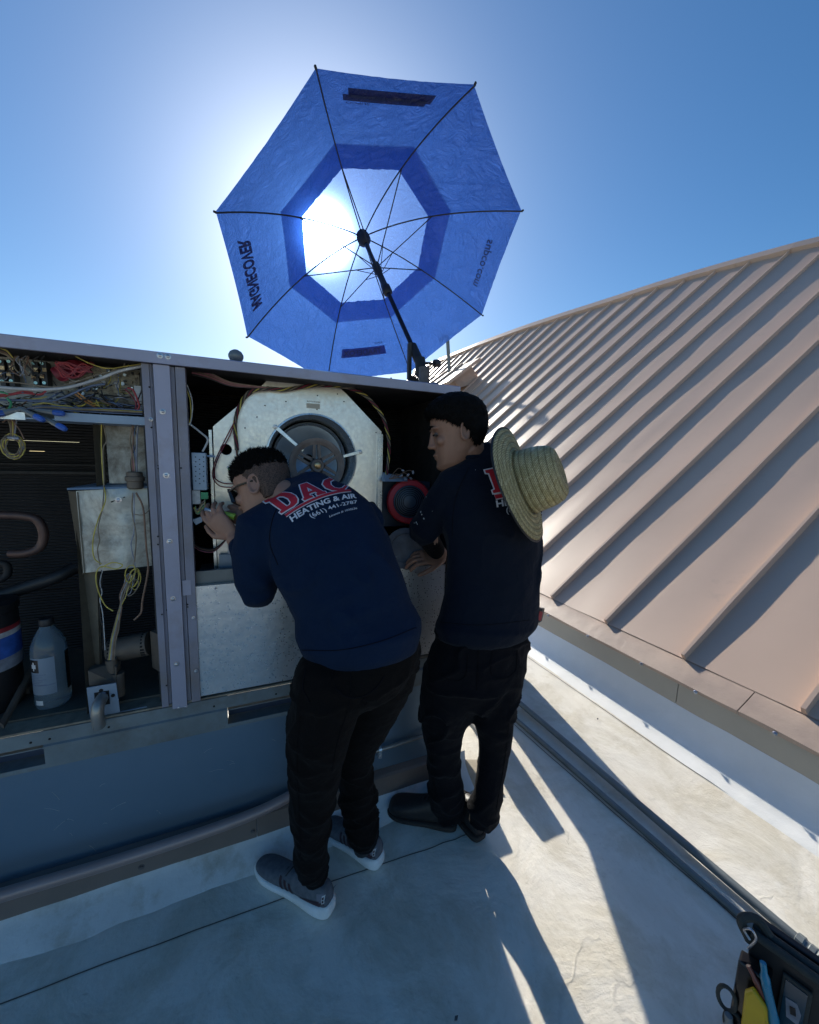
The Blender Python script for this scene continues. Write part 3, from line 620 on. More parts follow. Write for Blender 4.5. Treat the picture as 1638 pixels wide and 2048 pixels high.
W_([(-10, 782), (10, 786), (20, 792)], .002, 'green', 1.41); W_([(14, 796), (22, 806), (18, 818), (10, 824)], .0028, 'green', 1.405)
for q in range(46):      # tangle
    px = rnd.uniform(-20, 270); py = rnd.uniform(715, 815); ln = rnd.uniform(15, 60)
    pts = [(px, py, rnd.uniform(1.425, 1.47))]
    a = rnd.uniform(-.7, .9)
    for s_ in range(4): a += rnd.uniform(-.7, .7); px += math.cos(a) * ln / 4; py = min(824, max(712, py + math.sin(a) * ln / 4)); pts.append((px, py, rnd.uniform(1.425, 1.47)))
    if pts[-1][0] < 280: W_(pts, rnd.uniform(.0009, .0018), rnd.choice(['wblack', 'wblack', 'bluegrey', 'dusty', 'grey', 'brownw', 'yellow', 'dusty', 'wblack', 'white']))
for q in range(60):
    px = rnd.uniform(-20, 250); py = rnd.uniform(792, 822); ln = rnd.uniform(20, 70); pts = [(px, py, rnd.uniform(1.405, 1.46))]; a = rnd.uniform(-.35, .45)
    for s_ in range(4): a += rnd.uniform(-.45, .45); px += math.cos(a) * ln / 4; py = min(826, max(785, py + math.sin(a) * ln / 4)); pts.append((px, py, rnd.uniform(1.405, 1.46)))
    if pts[-1][0] < 290: W_(pts, rnd.uniform(.0012, .0024), rnd.choice(['wblack', 'wblack', 'wblack', 'bluegrey', 'dusty', 'brownw', 'grey', 'yellow']))
for q in range(7):      # bundle along the tray
    W_([(20 + q * 5, 818 + q % 3 * 2), (90, 818 - q), (150, 822 - q), (220, 826 - q * 1.5), (285, 829 - q * 1.3)], .0017, ['bluegrey', 'wblack', 'grey', 'dusty', 'yellow', 'wblack', 'bluegrey'][q], 1.40 + .004 * (q % 3))
for q in range(9):
    a = rnd.uniform(30, 80); W_([(a, 712), (a - 8 + rnd.uniform(-6, 6), 722), (a + rnd.uniform(-12, 12), 740), (a + rnd.uniform(-5, 14), 752)], .0018, rnd.choice(['dusty', 'wblack', 'grey', 'brownw', 'wblack']), 1.445)
for q in range(4): W_([(0, 696 + 3 * q), (14, 702 + 3 * q), (26, 716 + 2 * q)], .002, ['yellow', 'wblack', 'brownw', 'dusty'][q], 1.42)
# wire nuts
for (px, py, dx, dy) in ((8, 825, -.9, .35), (70, 832, .9, .5), (108, 825, .98, .1), (115, 850, .85, .5)):
    p = U(px, py, 1.385); d_ = Vector((dx, -.3, -dy)).normalized()
    nt = MB().lathe([(.0074, 0), (.0084, .008), (.0080, .018), (.0058, .025), (.0008, .027)], p, d_, 8).build('wire_nut', M['w_blue'], hv, True)
    MB().lathe([(.0045, -.045), (.0066, -.022), (.0080, 0)], p, d_, 8).build('tape_wrap', M['conduit'], nt, True)
# coil of bundled wire hanging under the tray
for q in range(10):
    r_ = .016 + .0012 * q; c = U(26, 893, 1.44 + .002 * (q % 4)); pts = [c + Vector((r_ * .95 * math.cos(a + q), .004 * math.sin(3 * a + q), r_ * 1.35 * math.sin(a + q))) for a in np.linspace(0, 2 * PI, 14)]
    MB().tube(pts, .0016, 5).build('wire', M[['w_dusty', 'w_yellow', 'w_brownw', 'w_grey'][q % 4]], hv, True)
for q in range(5): W_([(14 + 5 * q, 836), (20 + 3 * q, 850), (22 + 2 * q, 866), (24 + q, 878)], .0018, ['dusty', 'brownw', 'yellow', 'brownw', 'grey'][q], 1.44)
W_([(5, 845), (20, 838), (38, 858), (48, 878)], .0016, 'brownw', 1.43)
MB().tube([U(16, 875, 1.435), U(38, 877, 1.435)], .004, 6).build('cable_tie', M['w_grey'], hv)
# ---------- gas heat section sheet metal, left bay
up_box = MB(); rect(up_box, 208, 822, 300, 967, 1.50, .004); up_box.build('flue_panel', M['galvdirty'], hv)
pp = MB(); a_, b_, c_, d__ = U(184, 826, 1.46), U(208, 826, 1.50), U(212, 972, 1.50), U(193, 975, 1.46); pp.slab([a_, b_, c_, d__], (0, .004, 0)).build('flue_side', M['partition'], hv)
# lower hood box : front face with soft bulge, lid, left side
vs = []; fs = []; nu, nv = 26, 26
TL, TR, BR, BL = (152, 982), (312, 973), (316, 1130), (167, 1146)
for j in range(nv + 1):
    for i in range(nu + 1):
        u, v = i / nu, j / nv
        px = (TL[0] * (1 - u) + TR[0] * u) * (1 - v) + (BL[0] * (1 - u) + BR[0] * u) * v; py = (TL[1] * (1 - u) + TR[1] * u) * (1 - v) + (BL[1] * (1 - u) + BR[1] * u) * v
        bul = -.022 * math.exp(-(((u - .54) / .22) ** 2)) * (0.25 + .75 * v) - .012 * math.exp(-(((u - .54) / .16) ** 2 + ((v - .12) / .12) ** 2)) + .006 * noise.noise(Vector((u * 4, v * 4, 0)))
        vs.append(U(px, py, 1.455 + bul))
for j in range(nv):
    for i in range(nu): a = j * (nu + 1) + i; fs.append((a, a + 1, a + nu + 2, a + nu + 1))
hood = MB().add(vs, fs).build('heat_shield', M['galvdirty'], hv, True)
MB().add([U(134, 976, 1.452), U(312, 972, 1.452), U(312, 965, 1.50), U(192, 966, 1.62), U(134, 980, 1.448), U(312, 976, 1.448), U(312, 969, 1.498), U(192, 970, 1.618)], [(0, 1, 2, 3), (4, 5, 6, 7), (0, 1, 5, 4), (1, 2, 6, 5), (2, 3, 7, 6), (3, 0, 4, 7)]).build('shield_lid', M['perf'], hv)
q0 = U(154, 984, 1.453); q1 = U(136, 982, 1.56); q2 = U(163, 1150, 1.56); q3 = U(168, 1146, 1.453)
MB().slab([q0, q1, q2, q3], (.003, 0, 0)).build('shield_side', M['partition'], hv)
screw(U(237, 1000, 1.426), hood, .009)
MB().tube([U(222, 1004, 1.44), U(250, 994, 1.44)], .002, 5).build('slot', M['hole'], hood)
# flange panel running to the base pan
q = [U(150, 1120, 1.50), U(196, 1110, 1.50), U(208, 1395, 1.405), U(178, 1445, 1.405)]
MB().slab([U(148, 1000, 1.56), U(190, 1000, 1.53), Vector((U(200, 1395, 1.45).x, 1.45, .646)), Vector((U(176, 1445, 1.405).x, 1.405, .646))], (.004, .01, 0)).build('partition_panel', M['partition'], hv)
# rubber grommet and harness
g = U(270, 960, 1.445); MB().lathe([(.018, -.028), (.022, -.024), (.022, -.004), (.026, -.002), (.026, .010), (.022, .012), (.021, .024), (.016, .026)], g, (0, 0, 1), 14).build('grommet', M['motor'], hv, True)
for q in range(6): W_([(262 + 3 * q, 842, 1.44), (256 + 6 * abs(q - 2.5) * 1.2, 880, 1.435), (262 + q * 2.2, 920, 1.44), (265 + 2 * q, 955, 1.445)], .0028 if q % 2 else .002, ['wblack', 'brownw', 'pinkw', 'dusty', 'bluegrey', 'grey'][q])
W_([(203, 842, 1.46), (203, 900, 1.455), (207, 965, 1.45), (211, 1000, 1.43), (196, 1040, 1.43), (186, 1080, 1.43), (188, 1115, 1.43), (203, 1128, 1.43)], .0018, 'yellow')
W_([(205, 842, 1.46), (213, 880, 1.455), (206, 900, 1.455), (208, 960, 1.45), (205, 1015, 1.43), (196, 1055, 1.43), (199, 1080, 1.43), (195, 1100, 1.43), (200, 1130, 1.43)], .0018, 'dusty')
W_([(266, 985), (264, 1020), (272, 1070), (270, 1110), (268, 1130)], .0022, 'dusty', 1.41); W_([(272, 985), (286, 1015), (290, 1060), (293, 1100), (296, 1140), (285, 1200), (282, 1225), (268, 1240)], .003, 'brownw', 1.41)
W_([(268, 985), (268, 1060), (262, 1090), (270, 1130), (268, 1160)], .0018, 'grey', 1.41); W_([(266, 1028), (285, 1030), (298, 1020), (302, 1005)], .0016, 'dusty', 1.41)
W_([(203, 1135), (225, 1125), (245, 1130), (232, 1138), (203, 1133), (192, 1150), (196, 1180), (210, 1210), (226, 1222)], .0017, 'yellow', 1.41)
W_([(205, 1140), (200, 1165), (204, 1185), (200, 1200), (205, 1225), (208, 1260), (210, 1300)], .0014, 'white', 1.42)
W_([(203, 1140), (204, 1165), (200, 1185), (203, 1200), (199, 1225), (206, 1260), (206, 1300)], .0014, 'wblack', 1.42)
for q in range(7):   # knot of loops
    c0 = U(262 + rnd.uniform(-8, 10), 1160 + rnd.uniform(-16, 20), 1.405 + .003 * q); ra, rb_ = rnd.uniform(.010, .016), rnd.uniform(.022, .036); tl = rnd.uniform(-.5, -.1)
    pts = []
    for a in np.linspace(0, 2 * PI, 14):
        x, z = ra * math.cos(a), rb_ * math.sin(a); pts.append(c0 + Vector((x * math.cos(tl) - z * math.sin(tl), .003 * math.sin(2 * a), x * math.sin(tl) + z * math.cos(tl))))
    MB().tube(pts, .0015, 5).build('wire', M[['w_yellow', 'w_dusty', 'w_yellow', 'w_grey'][q % 4]], hv, True)
for q in range(6): W_([(266 - 2 * q, 1150), (250 - q * 2 + rnd.uniform(-5, 5), 1190), (238 + q + rnd.uniform(-3, 3), 1215), (228 + q * 2, 1255), (222 + 2 * q, 1280), (216 + 2.5 * q, 1320)], .0019, ['dusty', 'yellow', 'grey', 'dusty', 'brownw', 'dusty'][q], 1.41)
# draft motor
mtr = MB().tube([U(222, 1302, 1.52), U(300, 1286, 1.50)], .040, 20).build('draft_motor', M['motor'], hv, True)
for i in range(9):
    for e, xx in ((0, 226), (1, 290)):
        pa = U(xx, 1302 - (xx - 222) * .2, 1.52 - (xx - 222) * .00025); an = -.6 + i * .28
        d_ = Vector((0, -math.cos(an), math.sin(an))); MB().box((-.006, -.0015, -.003), (.006, .0015, .003)).build('vent_slot', M['hole'], mtr).matrix_local = Matrix.Translation(pa + d_ * .0398) @ d_.to_track_quat('-Y', 'Z').to_matrix().to_4x4()
MB().slab([U(300, 1262, 1.46), U(318, 1256, 1.46), U(332, 1262, 1.40), U(314, 1268, 1.40)], (0, 0, -.13)).build('motor_bracket', M['motor'], hv)
fr = MB(); a = U(317, 1265, 1.398); b = U(340, 1325, 1.398); 
fr.box((a.x, 1.395, b.z), (a.x + .004, 1.45, a.z)).box((a.x, 1.395, a.z - .004), (a.x + .05, 1.45, a.z)).box((a.x, 1.395, b.z), (a.x + .05, 1.45, b.z + .004)).build('slip_bracket', M['conduit'], hv)
# gas valve block
v0 = U(176, 1335, 1.47); MB().poly([U(176, 1342, 1.43), U(183, 1330, 1.47), U(225, 1326, 1.47), U(233, 1336, 1.43), U(232, 1366, 1.43), U(178, 1372, 1.43)], (0, .05, 0)).build('gas_valve', M['motor'], hv, bevel=.003)
MB().cyl(U(222, 1318, 1.46), U(226, 1345, 1.46), .016, 12).build('valve_knob', M['motor'], hv, True)
MB().cyl(U(236, 1345, 1.45), U(238, 1390, 1.45), .018, 14).build('valve_body', M['motor'], hv, True)
# bracket plate with conduit elbow
bp_ = MB().poly([U(173, 1376, 1.392), U(232, 1366, 1.392), U(240, 1424, 1.392), U(293, 1413, 1.392), U(297, 1420, 1.392), U(292, 1428, 1.392), U(182, 1452, 1.392)], (0, .004, 0)).build('conduit_bracket', M['perf'], hv)
for px, py, r_ in ((202, 1381, .0055), (226, 1391, .0055)): MB().lathe([(r_, 0), (r_, .001), (.001, .0012)], U(px, py, 1.3915), (0, -1, 0), 12).build('bolt_hole', M['hole'], bp_)
rect(MB(), 188, 1386, 220, 1408, 1.391, .002).build('cutout', M['hole'], bp_)
c = U(204, 1396, 1.385)
MB().tube([c + Vector((0, .012, .006)), c + Vector((0, -.004, .0)), c + Vector((0, -.006, -.002))], [.0135, .0135, .013], 8).build('lock_nut', M['screw'], bp_)
MB().tube(spl([c + Vector((0, 0, 0)), c + Vector((-.001, -.022, -.004)), c + Vector((-.003, -.034, -.022)), c + Vector((-.003, -.034, -.055)), c + Vector((-.003, -.030, -.075))], 5), .0165, 16).build('conduit_elbow', M['conduit2'], bp_, True)
# ---------- blower
YH = 1.50
hs = [(521, 774), (540, 755), (672, 769), (692, 787), (763, 863), (760, 1062), (759, 1150), (436, 1150), (431, 1017), (426, 853)]
bh = MB().poly([U(px, py, YH) for px, py in hs], (0, .005, 0)); 
ringc = U(626, 918, YH)
RR = mpx(87, ringc)
# plate with hole : build as fan between outline and circle
me = MB(); n = 64; vs = []; fs = []
out = [U(px, py, YH) for px, py in hs]
def hit(ang):
    d_ = Vector((math.cos(ang), 0, math.sin(ang))); best = 9
    for i in range(len(out)):
        a, b = out[i], out[(i + 1) % len(out)]; e = b - a; den = d_.x * e.z - d_.z * e.x
        if abs(den) < 1e-9: continue
        w = a - ringc; t = (w.x * e.z - w.z * e.x) / den; u = (w.x * d_.z - w.z * d_.x) / den
        if t > 0 and -1e-4 <= u <= 1.0001: best = min(best, t)
    return ringc + d_ * best
angs = sorted([2 * PI * i / n for i in range(n)] + [math.atan2(p.z - ringc.z, p.x - ringc.x) % (2 * PI) for p in out])
for a in angs:
    d_ = Vector((math.cos(a), 0, math.sin(a))); h_ = hit(a); vs += [ringc + d_ * RR, ringc + d_ * RR * 1.12 + Vector((0, 0, 0)), h_, h_ + Vector((0, .30, 0))]
L = len(angs)
for i in range(L):
    j = (i + 1) % L
    for k in range(3): fs.append((i * 4 + k, j * 4 + k, j * 4 + k + 1, i * 4 + k + 1))
me.add(vs, fs); bh = me.build('blower_housing', M['galvblow'], hv); 
MB().lathe([(RR * 1.03, .0), (RR * 1.02, .006), (RR * .99, .007), (RR * .95, -.01), (RR * .92, -.05), (RR * .90, -.09)], ringc + Vector((0, 0, 0)), (0, -1, 0), 64, cap=False).build('inlet_ring', M['galv'], hv, True)
MB().lathe([(RR * .90, -.085), (RR * .9, -.2), (RR * .3, -.28), (.012, -.285)], ringc, (0, -1, 0), 48, cap=False).build('blower_wheel', M['dark'], hv, True)
wh = MB().lathe([(RR * .86, -.07), (RR * .84, -.065), (RR * .80, -.095), (RR * .80, -.10)], ringc, (0, -1, 0), 64, cap=False).build('wheel_rim', M['galv'], hv, True)
MB().lathe([(RR * .80, -.09), (.03, -.12), (.02, -.125)], ringc, (0, -1, 0), 40, cap=False).build('wheel_cone', mat('wheel_blue_steel', (.35, .45, .56), .38, .85), hv, True)
# pulley with spokes
YP = 1.452; pc_ = U(634, 931, YP); PR = mpx(54, pc_)
pul = MB().lathe([(PR * .84, .008), (PR * .9, .010), (PR, .010), (PR, .006), (PR * .93, .001), (PR * .93, -.001), (PR, -.006), (PR, -.010), (PR * .84, -.010)], pc_, (0, -1, 0), 56, cap=False).build('pulley', M['cast'], hv, True)
MB().lathe([(PR * .84, .008), (PR * .76, .006), (PR * .76, -.008), (PR * .84, -.010)], pc_, (0, -1, 0), 56, cap=False).build('pulley_web', M['cast'], pul, True)
MB().lathe([(PR * .25, -.02), (PR * .25, .015), (PR * .22, .018), (PR * .13, .018), (PR * .13, .012), (.001, .012)], pc_, (0, -1, 0), 24).build('hub', M['cast'], pul, True)
MB().lathe([(PR * .12, .0), (PR * .12, .019), (PR * .08, .021), (.001, .0212)], pc_, (0, -1, 0), 16).build('shaft_end', M['brass'], pul, True)
for i in range(6):
    a = .55 + i * PI / 3; d_ = Vector((math.cos(a), 0, math.sin(a))); s_ = Vector((-d_.z, 0, d_.x)); p0 = pc_ + d_ * PR * .2; p1 = pc_ + d_ * PR * .82
    for off in (-1, 1):
        MB().poly([p0 + s_ * off * .005 + Vector((0, -.006, 0)), p1 + s_ * off * .003 + Vector((0, -.006, 0)), p1 + s_ * off * .0125 + Vector((0, -.006, 0)), p0 + s_ * off * .017 + Vector((0, -.006, 0))], (0, .010, 0)).build('spoke', M['cast'], pul)
# bearing arms
for a, b in (((548, 851), (606, 902)), ((724, 903), (686, 913)), ((548, 1010), (604, 960))):
    A, B = U(*a, YH - .006), U(*b, YH - .012); d_ = (B - A).normalized(); s_ = Vector((-d_.z, 0, d_.x)) * .0075
    arm = MB().slab([A + s_, B + s_ * .7, B - s_ * .7, A - s_], (0, -.004, 0)).build('bearing_arm', M['galv'], hv, bevel=.001)
    MB().lathe([(.006, 0), (.006, .005), (.003, .006), (.0005, .006)], A + d_ * .008 + Vector((0, -.004, 0)), (0, -1, 0), 6).build('bolt', M['screw'], arm)
for px, py in ((530, 811), (572, 803), (514, 834), (490, 856), (635, 791), (675, 788), (688, 803), (634, 819), (604, 831), (558, 866), (493, 905), (752, 865)):
    MB().lathe([(.0026, 0), (.0024, .0007), (.0005, .0008)], U(px, py, YH - .0006), (0, -1, 0), 8).build('screw_hole', M['hole'], bh)
h_ = U(743, 1013, YH - .0006); MB().lathe([(.0205, 0), (.02, .0006), (.001, .0008)], h_, (0, -1, 0), 24).build('knockout_hole', M['hole'], bh)
h_ = U(452, 899, YH - .0006); MB().lathe([(.0175, 0), (.0185, .0012), (.0195, 0)], h_, (0, -1, 0), 32).build('knockout_ring', M['galv'], bh)
lb = MB(); rect(lb, 613, 806, 640, 818, YH - .0012, .001).build('rating_label', mat('label_paper', (.50, .48, .42), .6), bh)
uv, ff = norm_text(text_mesh('ROTATION', .01)); a = U(614, 801, YH - .0015); b = U(640, 806, YH - .0015)
MB().add([(a.x + (b.x - a.x) * u, YH - .0015, b.z + (a.z - b.z) * v) for u, v in uv], ff).build('lettering', M['w_brownw'], bh)
# vertical fold of the housing on the left
rect(MB(), 423, 860, 429, 1150, YH - .012, .02).build('housing_flange', M['galv'], hv)
rect(MB(), 757, 868, 763, 1062, YH - .012, .02).build('housing_flange', M['galv'], hv)
# box behind the worker's arm, lower left of blower
rect(MB(), 455, 1090, 520, 1122, YH - .02, .02).build('outlet_box', M['w_white'], hv)
rect(MB(), 438, 1110, 500, 1150, YH - .03, .02).build('outlet_bracket', M['perf'], hv)
# harness looping over the housing
hp = [(430, 970), (470, 930), (474, 900), (470, 850), (478, 815), (498, 785), (530, 777), (570, 779), (610, 773), (650, 771), (690, 774), (720, 785), (745, 805), (766, 835), (776, 870), (778, 900), (775, 935), (772, 960)]
hp2 = hp[2:]
for q in range(6):
    mm = ['wblack', 'yellow', 'wblack', 'maroon', 'wblack', 'dusty'][q]; P = spl([U(px, py, YH - .025) for px, py in hp2], 6); T = []
    for i, p in enumerate(P):
        a = i * .75 + q * PI / 3; d_ = (P[min(i + 1, len(P) - 1)] - P[max(0, i - 1)]).normalized(); s_ = d_.cross(Vector((0, 1, 0))); T.append(p + (s_ * math.cos(a) + Vector((0, 1, 0)) * math.sin(a)) * .0048)
    MB().tube(T, .0024, 6).build('wire', M['w_' + mm], hv, True)
for i in range(5): W_([(384, 733 + 4 * i), (420, 746 + 3 * i), (460, 764 + 2 * i), (510, 772 + i), (545, 776)], .0024, ['dusty', 'pinkw', 'brownw', 'pinkw', 'wblack'][i], YH - .03)
for q in range(5):
    W_([(472 + q, 895), (476 - q, 930 + q), (480, 965), (478 + q * 2, 1000), (484, 1030)], .0024, ['maroon', 'wblack', 'pinkw', 'yellow', 'wblack'][q], YH - .02)
W_([(470, 842), (455, 870), (440, 900), (428, 930), (426, 955), (440, 972), (465, 975)], .002, 'maroon', YH - .03); W_([(474, 830), (460, 870), (444, 900), (431, 930), (430, 955), (445, 966), (468, 968)], .002, 'maroon', YH - .028)
W_([(456, 936), (463, 948), (475, 958)], .0026, 'green', YH - .03); MB().lathe([(.005, 0), (.005, .004), (.001, .005)], U(456, 935, YH - .006), (0, -1, 0), 8).build('ground_lug', M['screw'], hv)
# wires at the left of right bay
W_([(373, 778, 1.42), (380, 800, 1.42), (382, 830, 1.42), (378, 850, 1.42)], .0016, 'yellow'); W_([(374, 770, 1.42), (384, 800, 1.42), (384, 830, 1.42), (380, 848, 1.42)], .0016, 'white')
W_([(378, 847, 1.42), (400, 864, 1.42), (415, 878, 1.42), (411, 892, 1.42), (405, 903, 1.42)], .0032, 'white')
# perforated low-voltage box
pb = MB(); A, B = U(383, 905, 1.41), U(415, 980, 1.41); pbx = pb.box((A.x, 1.40, B.z), (B.x, 1.44, A.z)).build('relay_box', M['perf'], hv, bevel=.002)
for i in range(3):
    for j in range(6):
        px = 391 + i * 9 + (j % 2) * .6 - i; py = 914 + j * 9.6 + (i % 2) * 5
        if px < 413: MB().lathe([(.0019, 0), (.0018, .0006), (.0004, .0008)], U(px, py, 1.3995), (0, -1, 0), 8).build('perforation', M['hole'], pbx)
rect(MB(), 384, 981, 401, 1008, 1.405, .02).build('terminal_strip', M['w_white'], pbx)
rect(MB(), 401, 985, 416, 998, 1.40, .02).build('green_plug', M['w_green'], pbx)
MB().cyl(U(414, 912, 1.42), U(430, 913, 1.42), .0032, 8).build('sensor_stub', M['screw'], pbx)
MB().slab([U(384, 1040, 1.40), U(406, 1032, 1.40), U(404, 1044, 1.40), U(392, 1050, 1.40)], (0, .03, 0)).build('junction_tray', M['perf'], hv)
for q in range(12): W_([(388 + rnd.uniform(-3, 4), 1012 + rnd.uniform(0, 10)), (396 + rnd.uniform(-4, 6), 1020 + rnd.uniform(-4, 10)), (404 + rnd.uniform(-3, 5), 1012 + rnd.uniform(-8, 8)), (410, 1000 + rnd.uniform(-4, 8))], .0012, rnd.choice(['grey', 'yellow', 'dusty', 'wblack', 'brownw', 'green']), 1.395)
for q in range(4): W_([(386, 1085 + 2 * q), (400, 1095 + 2 * q), (425, 1098 + 2 * q), (445, 1085 + q), (455, 1070), (440, 1058), (420, 1050 + q)], .002, ['wblack', 'brownw', 'wblack', 'pinkw'][q], 1.46)
# blower motor with red end ring, right bay
mc = U(818, 1003, 1.47); ax = Vector((-.25, -1, .05)).normalized()
bm_ = MB().lathe([(.085, -.16), (.09, -.15), (.09, .0), (.082, .012), (.062, .02), (.02, .026), (.001, .027)], mc, ax, 40).build('blower_motor', mat('motor_blue', (.035, .055, .085), .4, .2), hv, True)
MB().lathe([(.089, -.012), (.094, -.008), (.094, .006), (.088, .016), (.070, .021), (.068, .019)], mc, ax, 40, cap=False).build('red_end_ring', mat('ring_red', (.50, .02, .03), .45), bm_, True)
for r_ in (.028, .036, .044, .052, .060): MB().lathe([(r_ + .0016, .0205 + (.062 - r_) * .12), (r_, .0235 + (.062 - r_) * .12), (r_ - .0016, .0205 + (.062 - r_) * .12)], mc, ax, 32).build('vent_ring', M['blackgloss'], bm_, True)
MB().slab([U(768, 945, 1.48), U(815, 955, 1.48), U(815, 963, 1.44), U(768, 963, 1.44)], (0, .03, .0)).build('motor_mount', M['perf'], hv)
MB().box((U(765, 963, 1.53).x, 1.53, U(765, 1060, 1.45).z), (U(860, 963, 1.53).x, 1.6, U(765, 965, 1.45).z)).build('motor_plate', mat('plate_blue', (.03, .05, .08), .5, .2), hv)
for q, (px, py) in enumerate(((806, 941), (816, 950), (810, 958), (826, 945), (822, 957), (802, 952))):
    p = U(px, py, 1.43); d_ = Vector((rnd.uniform(-1, 1), -.4, rnd.uniform(-1, 1))).normalized()
    MB().lathe([(.0035, -.006), (.0045, .0), (.0035, .007), (.001, .009)], p, d_, 8).build('wire_connector', M['w_grey'], hv, True)
    W_([(px, py, 1.43), (px - 10, py - 4, 1.44), (778 + q, 958, 1.45)], .0012, 'brownw')
# big dark pulley held low in the right bay
pk = U(812, 1098, 1.43); MB().lathe([(.012, .014), (.06, .016), (.062, .02), (.085, .02), (.088, .01), (.080, 0), (.088, -.01), (.085, -.02), (.01, -.02)], pk, Vector((-.35, -1, .5)), 36).build('drive_sheave', M['cast'], hv, True)
# right end stubs, cap above
tops = MB().lathe([(.004, 0), (.010, .003), (.010, .012), (.020, .018), (.0235, .026), (.0235, .034), (.018, .044), (.008, .05), (.001, .051)], U(472, 716, 1.44), (0, 0, 1), 18)
rb_ = tops.build('rubber_mallet_head', M['conduit'], None, True); tag(rb_, 'small round grey knob sitting on the unit lid left of the umbrella', 'knob')
nb = MB().lathe([(.004, 0), (.0055, .004), (.0055, .009), (.002, .0125)], Vector((U(497, 722, 1.43).x, 1.43, ZT)), (0, 0, 1), 12).build('lid_bolt', M['screw'], lid, True)
pz = Vector((U(472, 716, 1.44).x, 1.44, ZT)); 
dz = pz.z - U(472, 716, 1.44).z
for v in rb_.data.vertices: v.co.z += dz
rb_.name = 'lid_knob'
# ================================================================== ROOF CURB
cu = thing('roof_curb', 'long steel curb under the unit with brown flashing along its foot', 'curb', loc=(0, 0, 0))
CB0 = -2.6
MB().box((CB0, 1.412, .10), (.79, 1.44, .512)).build('curb_wall', M['curb'], cu)
MB().box((.762, 1.44, .0), (.79, 2.4, .512)).build('curb_end', M['curb'], cu)
rs_ = random.Random(11)
for q in range(22):
    x = rs_.uniform(-.7, .5); z = rs_.uniform(.18, .46); L_ = rs_.uniform(.01, .05); a = rs_.uniform(-1.2, 1.2)
    MB().tube(spl([Vector((x, 1.4116, z)), Vector((x + L_ * .5 * math.cos(a), 1.4116, z + L_ * .5 * math.sin(a) + .003)), Vector((x + L_ * math.cos(a), 1.4116, z + L_ * math.sin(a)))], 3), .0004, 4).build('scratch', M['galv'], cu)
xs = [CB0, sx(516, 1700, 1.375), .80]
for a, b in zip(xs, xs[1:]):
    fl = MB().poly([(a, 1.376, .030), (a, 1.372, .034), (a, 1.374, .134), (a, 1.384, .140), (a, 1.411, .146), (a, 1.411, .138), (a, 1.384, .132), (a, 1.384, .03)], (b - a - .003, 0, 0)).build('flashing_strip', M['brown'], cu)
    for px, py in ((283, 1737), (506, 1666), (740, 1590)):
        p = U(px, py, 1.374)
        if a < p.x < b: MB().lathe([(.0095, 0), (.0095, .0015), (.006, .002), (.0055, .005), (.002, .006)], (p.x, 1.374, .083), (0, -1, 0), 14).build('screw', M['cast'], fl, True)
# loose painted trim lying along the ledge
tr = MB(); P = [Vector((-2.4, 1.36, .175)), Vector((-1.4, 1.358, .165)), Vector((-.72, 1.357, .155)), Vector((-.40, 1.358, .149)), Vector((-.1, 1.362, .155)), Vector((.08, 1.372, .172)), Vector((.22, 1.395, .205))]
tr.tube(spl(P, 8), .0185, 14).build('trim_tube', M['pink'], None, True)
tt = bpy.data.objects['trim_tube']; tt.name = 'loose_trim'; tag(tt, 'long dusty pink metal trim resting on the curb ledge below the unit', 'trim')
# conduit along the curb with clamp
cd = thing('curb_conduit', 'thin grey conduit clamped to the curb between the two workers', 'conduit')
P = [Vector((.20, 1.40, .205)), U(680, 1535, 1.398), U(735, 1508, 1.39), U(790, 1490, 1.39), U(850, 1470, 1.39), Vector((.79, 1.385, .285))]
MB().tube(spl(P, 5), .0085, 10).build('tube', M['conduit2'], cd, True)
p = U(760, 1500, 1.39); MB().tube([p + Vector((-.006, 0, .002)), p + Vector((.006, 0, .003))], .0125, 12).box((p.x - .007, 1.385, p.z - .036), (p.x + .007, 1.411, p.z - .008)).build('clamp', M['galv'], cd)
MB().lathe([(.005, 0), (.005, .004), (.002, .005)], (p.x, 1.385, p.z - .024), (0, -1, 0), 6).build('clamp_bolt', M['screw'], cd)
rebase(cd, (.20, 1.40, .0))
# ================================================================== ADDED SHADOW CASTERS BEHIND THE RIGHT WORKER (mostly unseen)
dc = thing('shadow_caster_pale', 'pale box on a short stand, added to shade the deck, glimpsed between the legs of the right worker', 'shadow caster')  # added box, its height set for the shade it throws
MB().box((.86, 1.62, .14), (1.0, 1.78, .33)).build('caster_box', M['membrane2'], dc, bevel=.006)
MB().box((.865, 1.612, .18), (.96, 1.62, .28)).build('cover', M['galvblow'], dc, bevel=.003)
for x in (.87, .95): MB().box((x, 1.66, .0), (x + .03, 1.74, .14)).build('stand', M['pink'], dc)
MB().lathe([(.006, 0), (.006, .008), (.001, .01)], (.93, 1.612, .21), (0, -1, 0), 8).build('latch', M['screw'], dc)
rebase(dc, (.93, 1.70, 0))
tb_ = thing('shadow_caster_low', 'unseen low grey box added on the deck to cast shade beside the tall panel', 'shadow caster')  # unseen box, added for a low lobe of shade on the deck
MB().box((1.13, 1.62, .04), (1.25, 1.78, .34)).build('caster_box', M['rail'], tb_, bevel=.01)
MB().box((1.12, 1.61, 0), (1.26, 1.79, .04)).build('plinth', M['membrane2'], tb_)
rebase(tb_, (1.19, 1.70, 0))
nc = thing('shadow_caster_tall', 'unseen tall metal panel added beyond the right worker to cast the deck shadow', 'hood')  # unseen, added; outline shaped to throw the long deck shadow
MB().poly([(1.385, 2.0, .05), (1.74, 2.0, .05), (1.74, 2.0, 1.22), (1.66, 2.0, 1.34), (1.30, 2.0, 1.36), (1.16, 2.0, .92), (1.385, 2.0, .62)], (0, .10, 0)).build('caster_body', M['paint'], nc, bevel=.01)
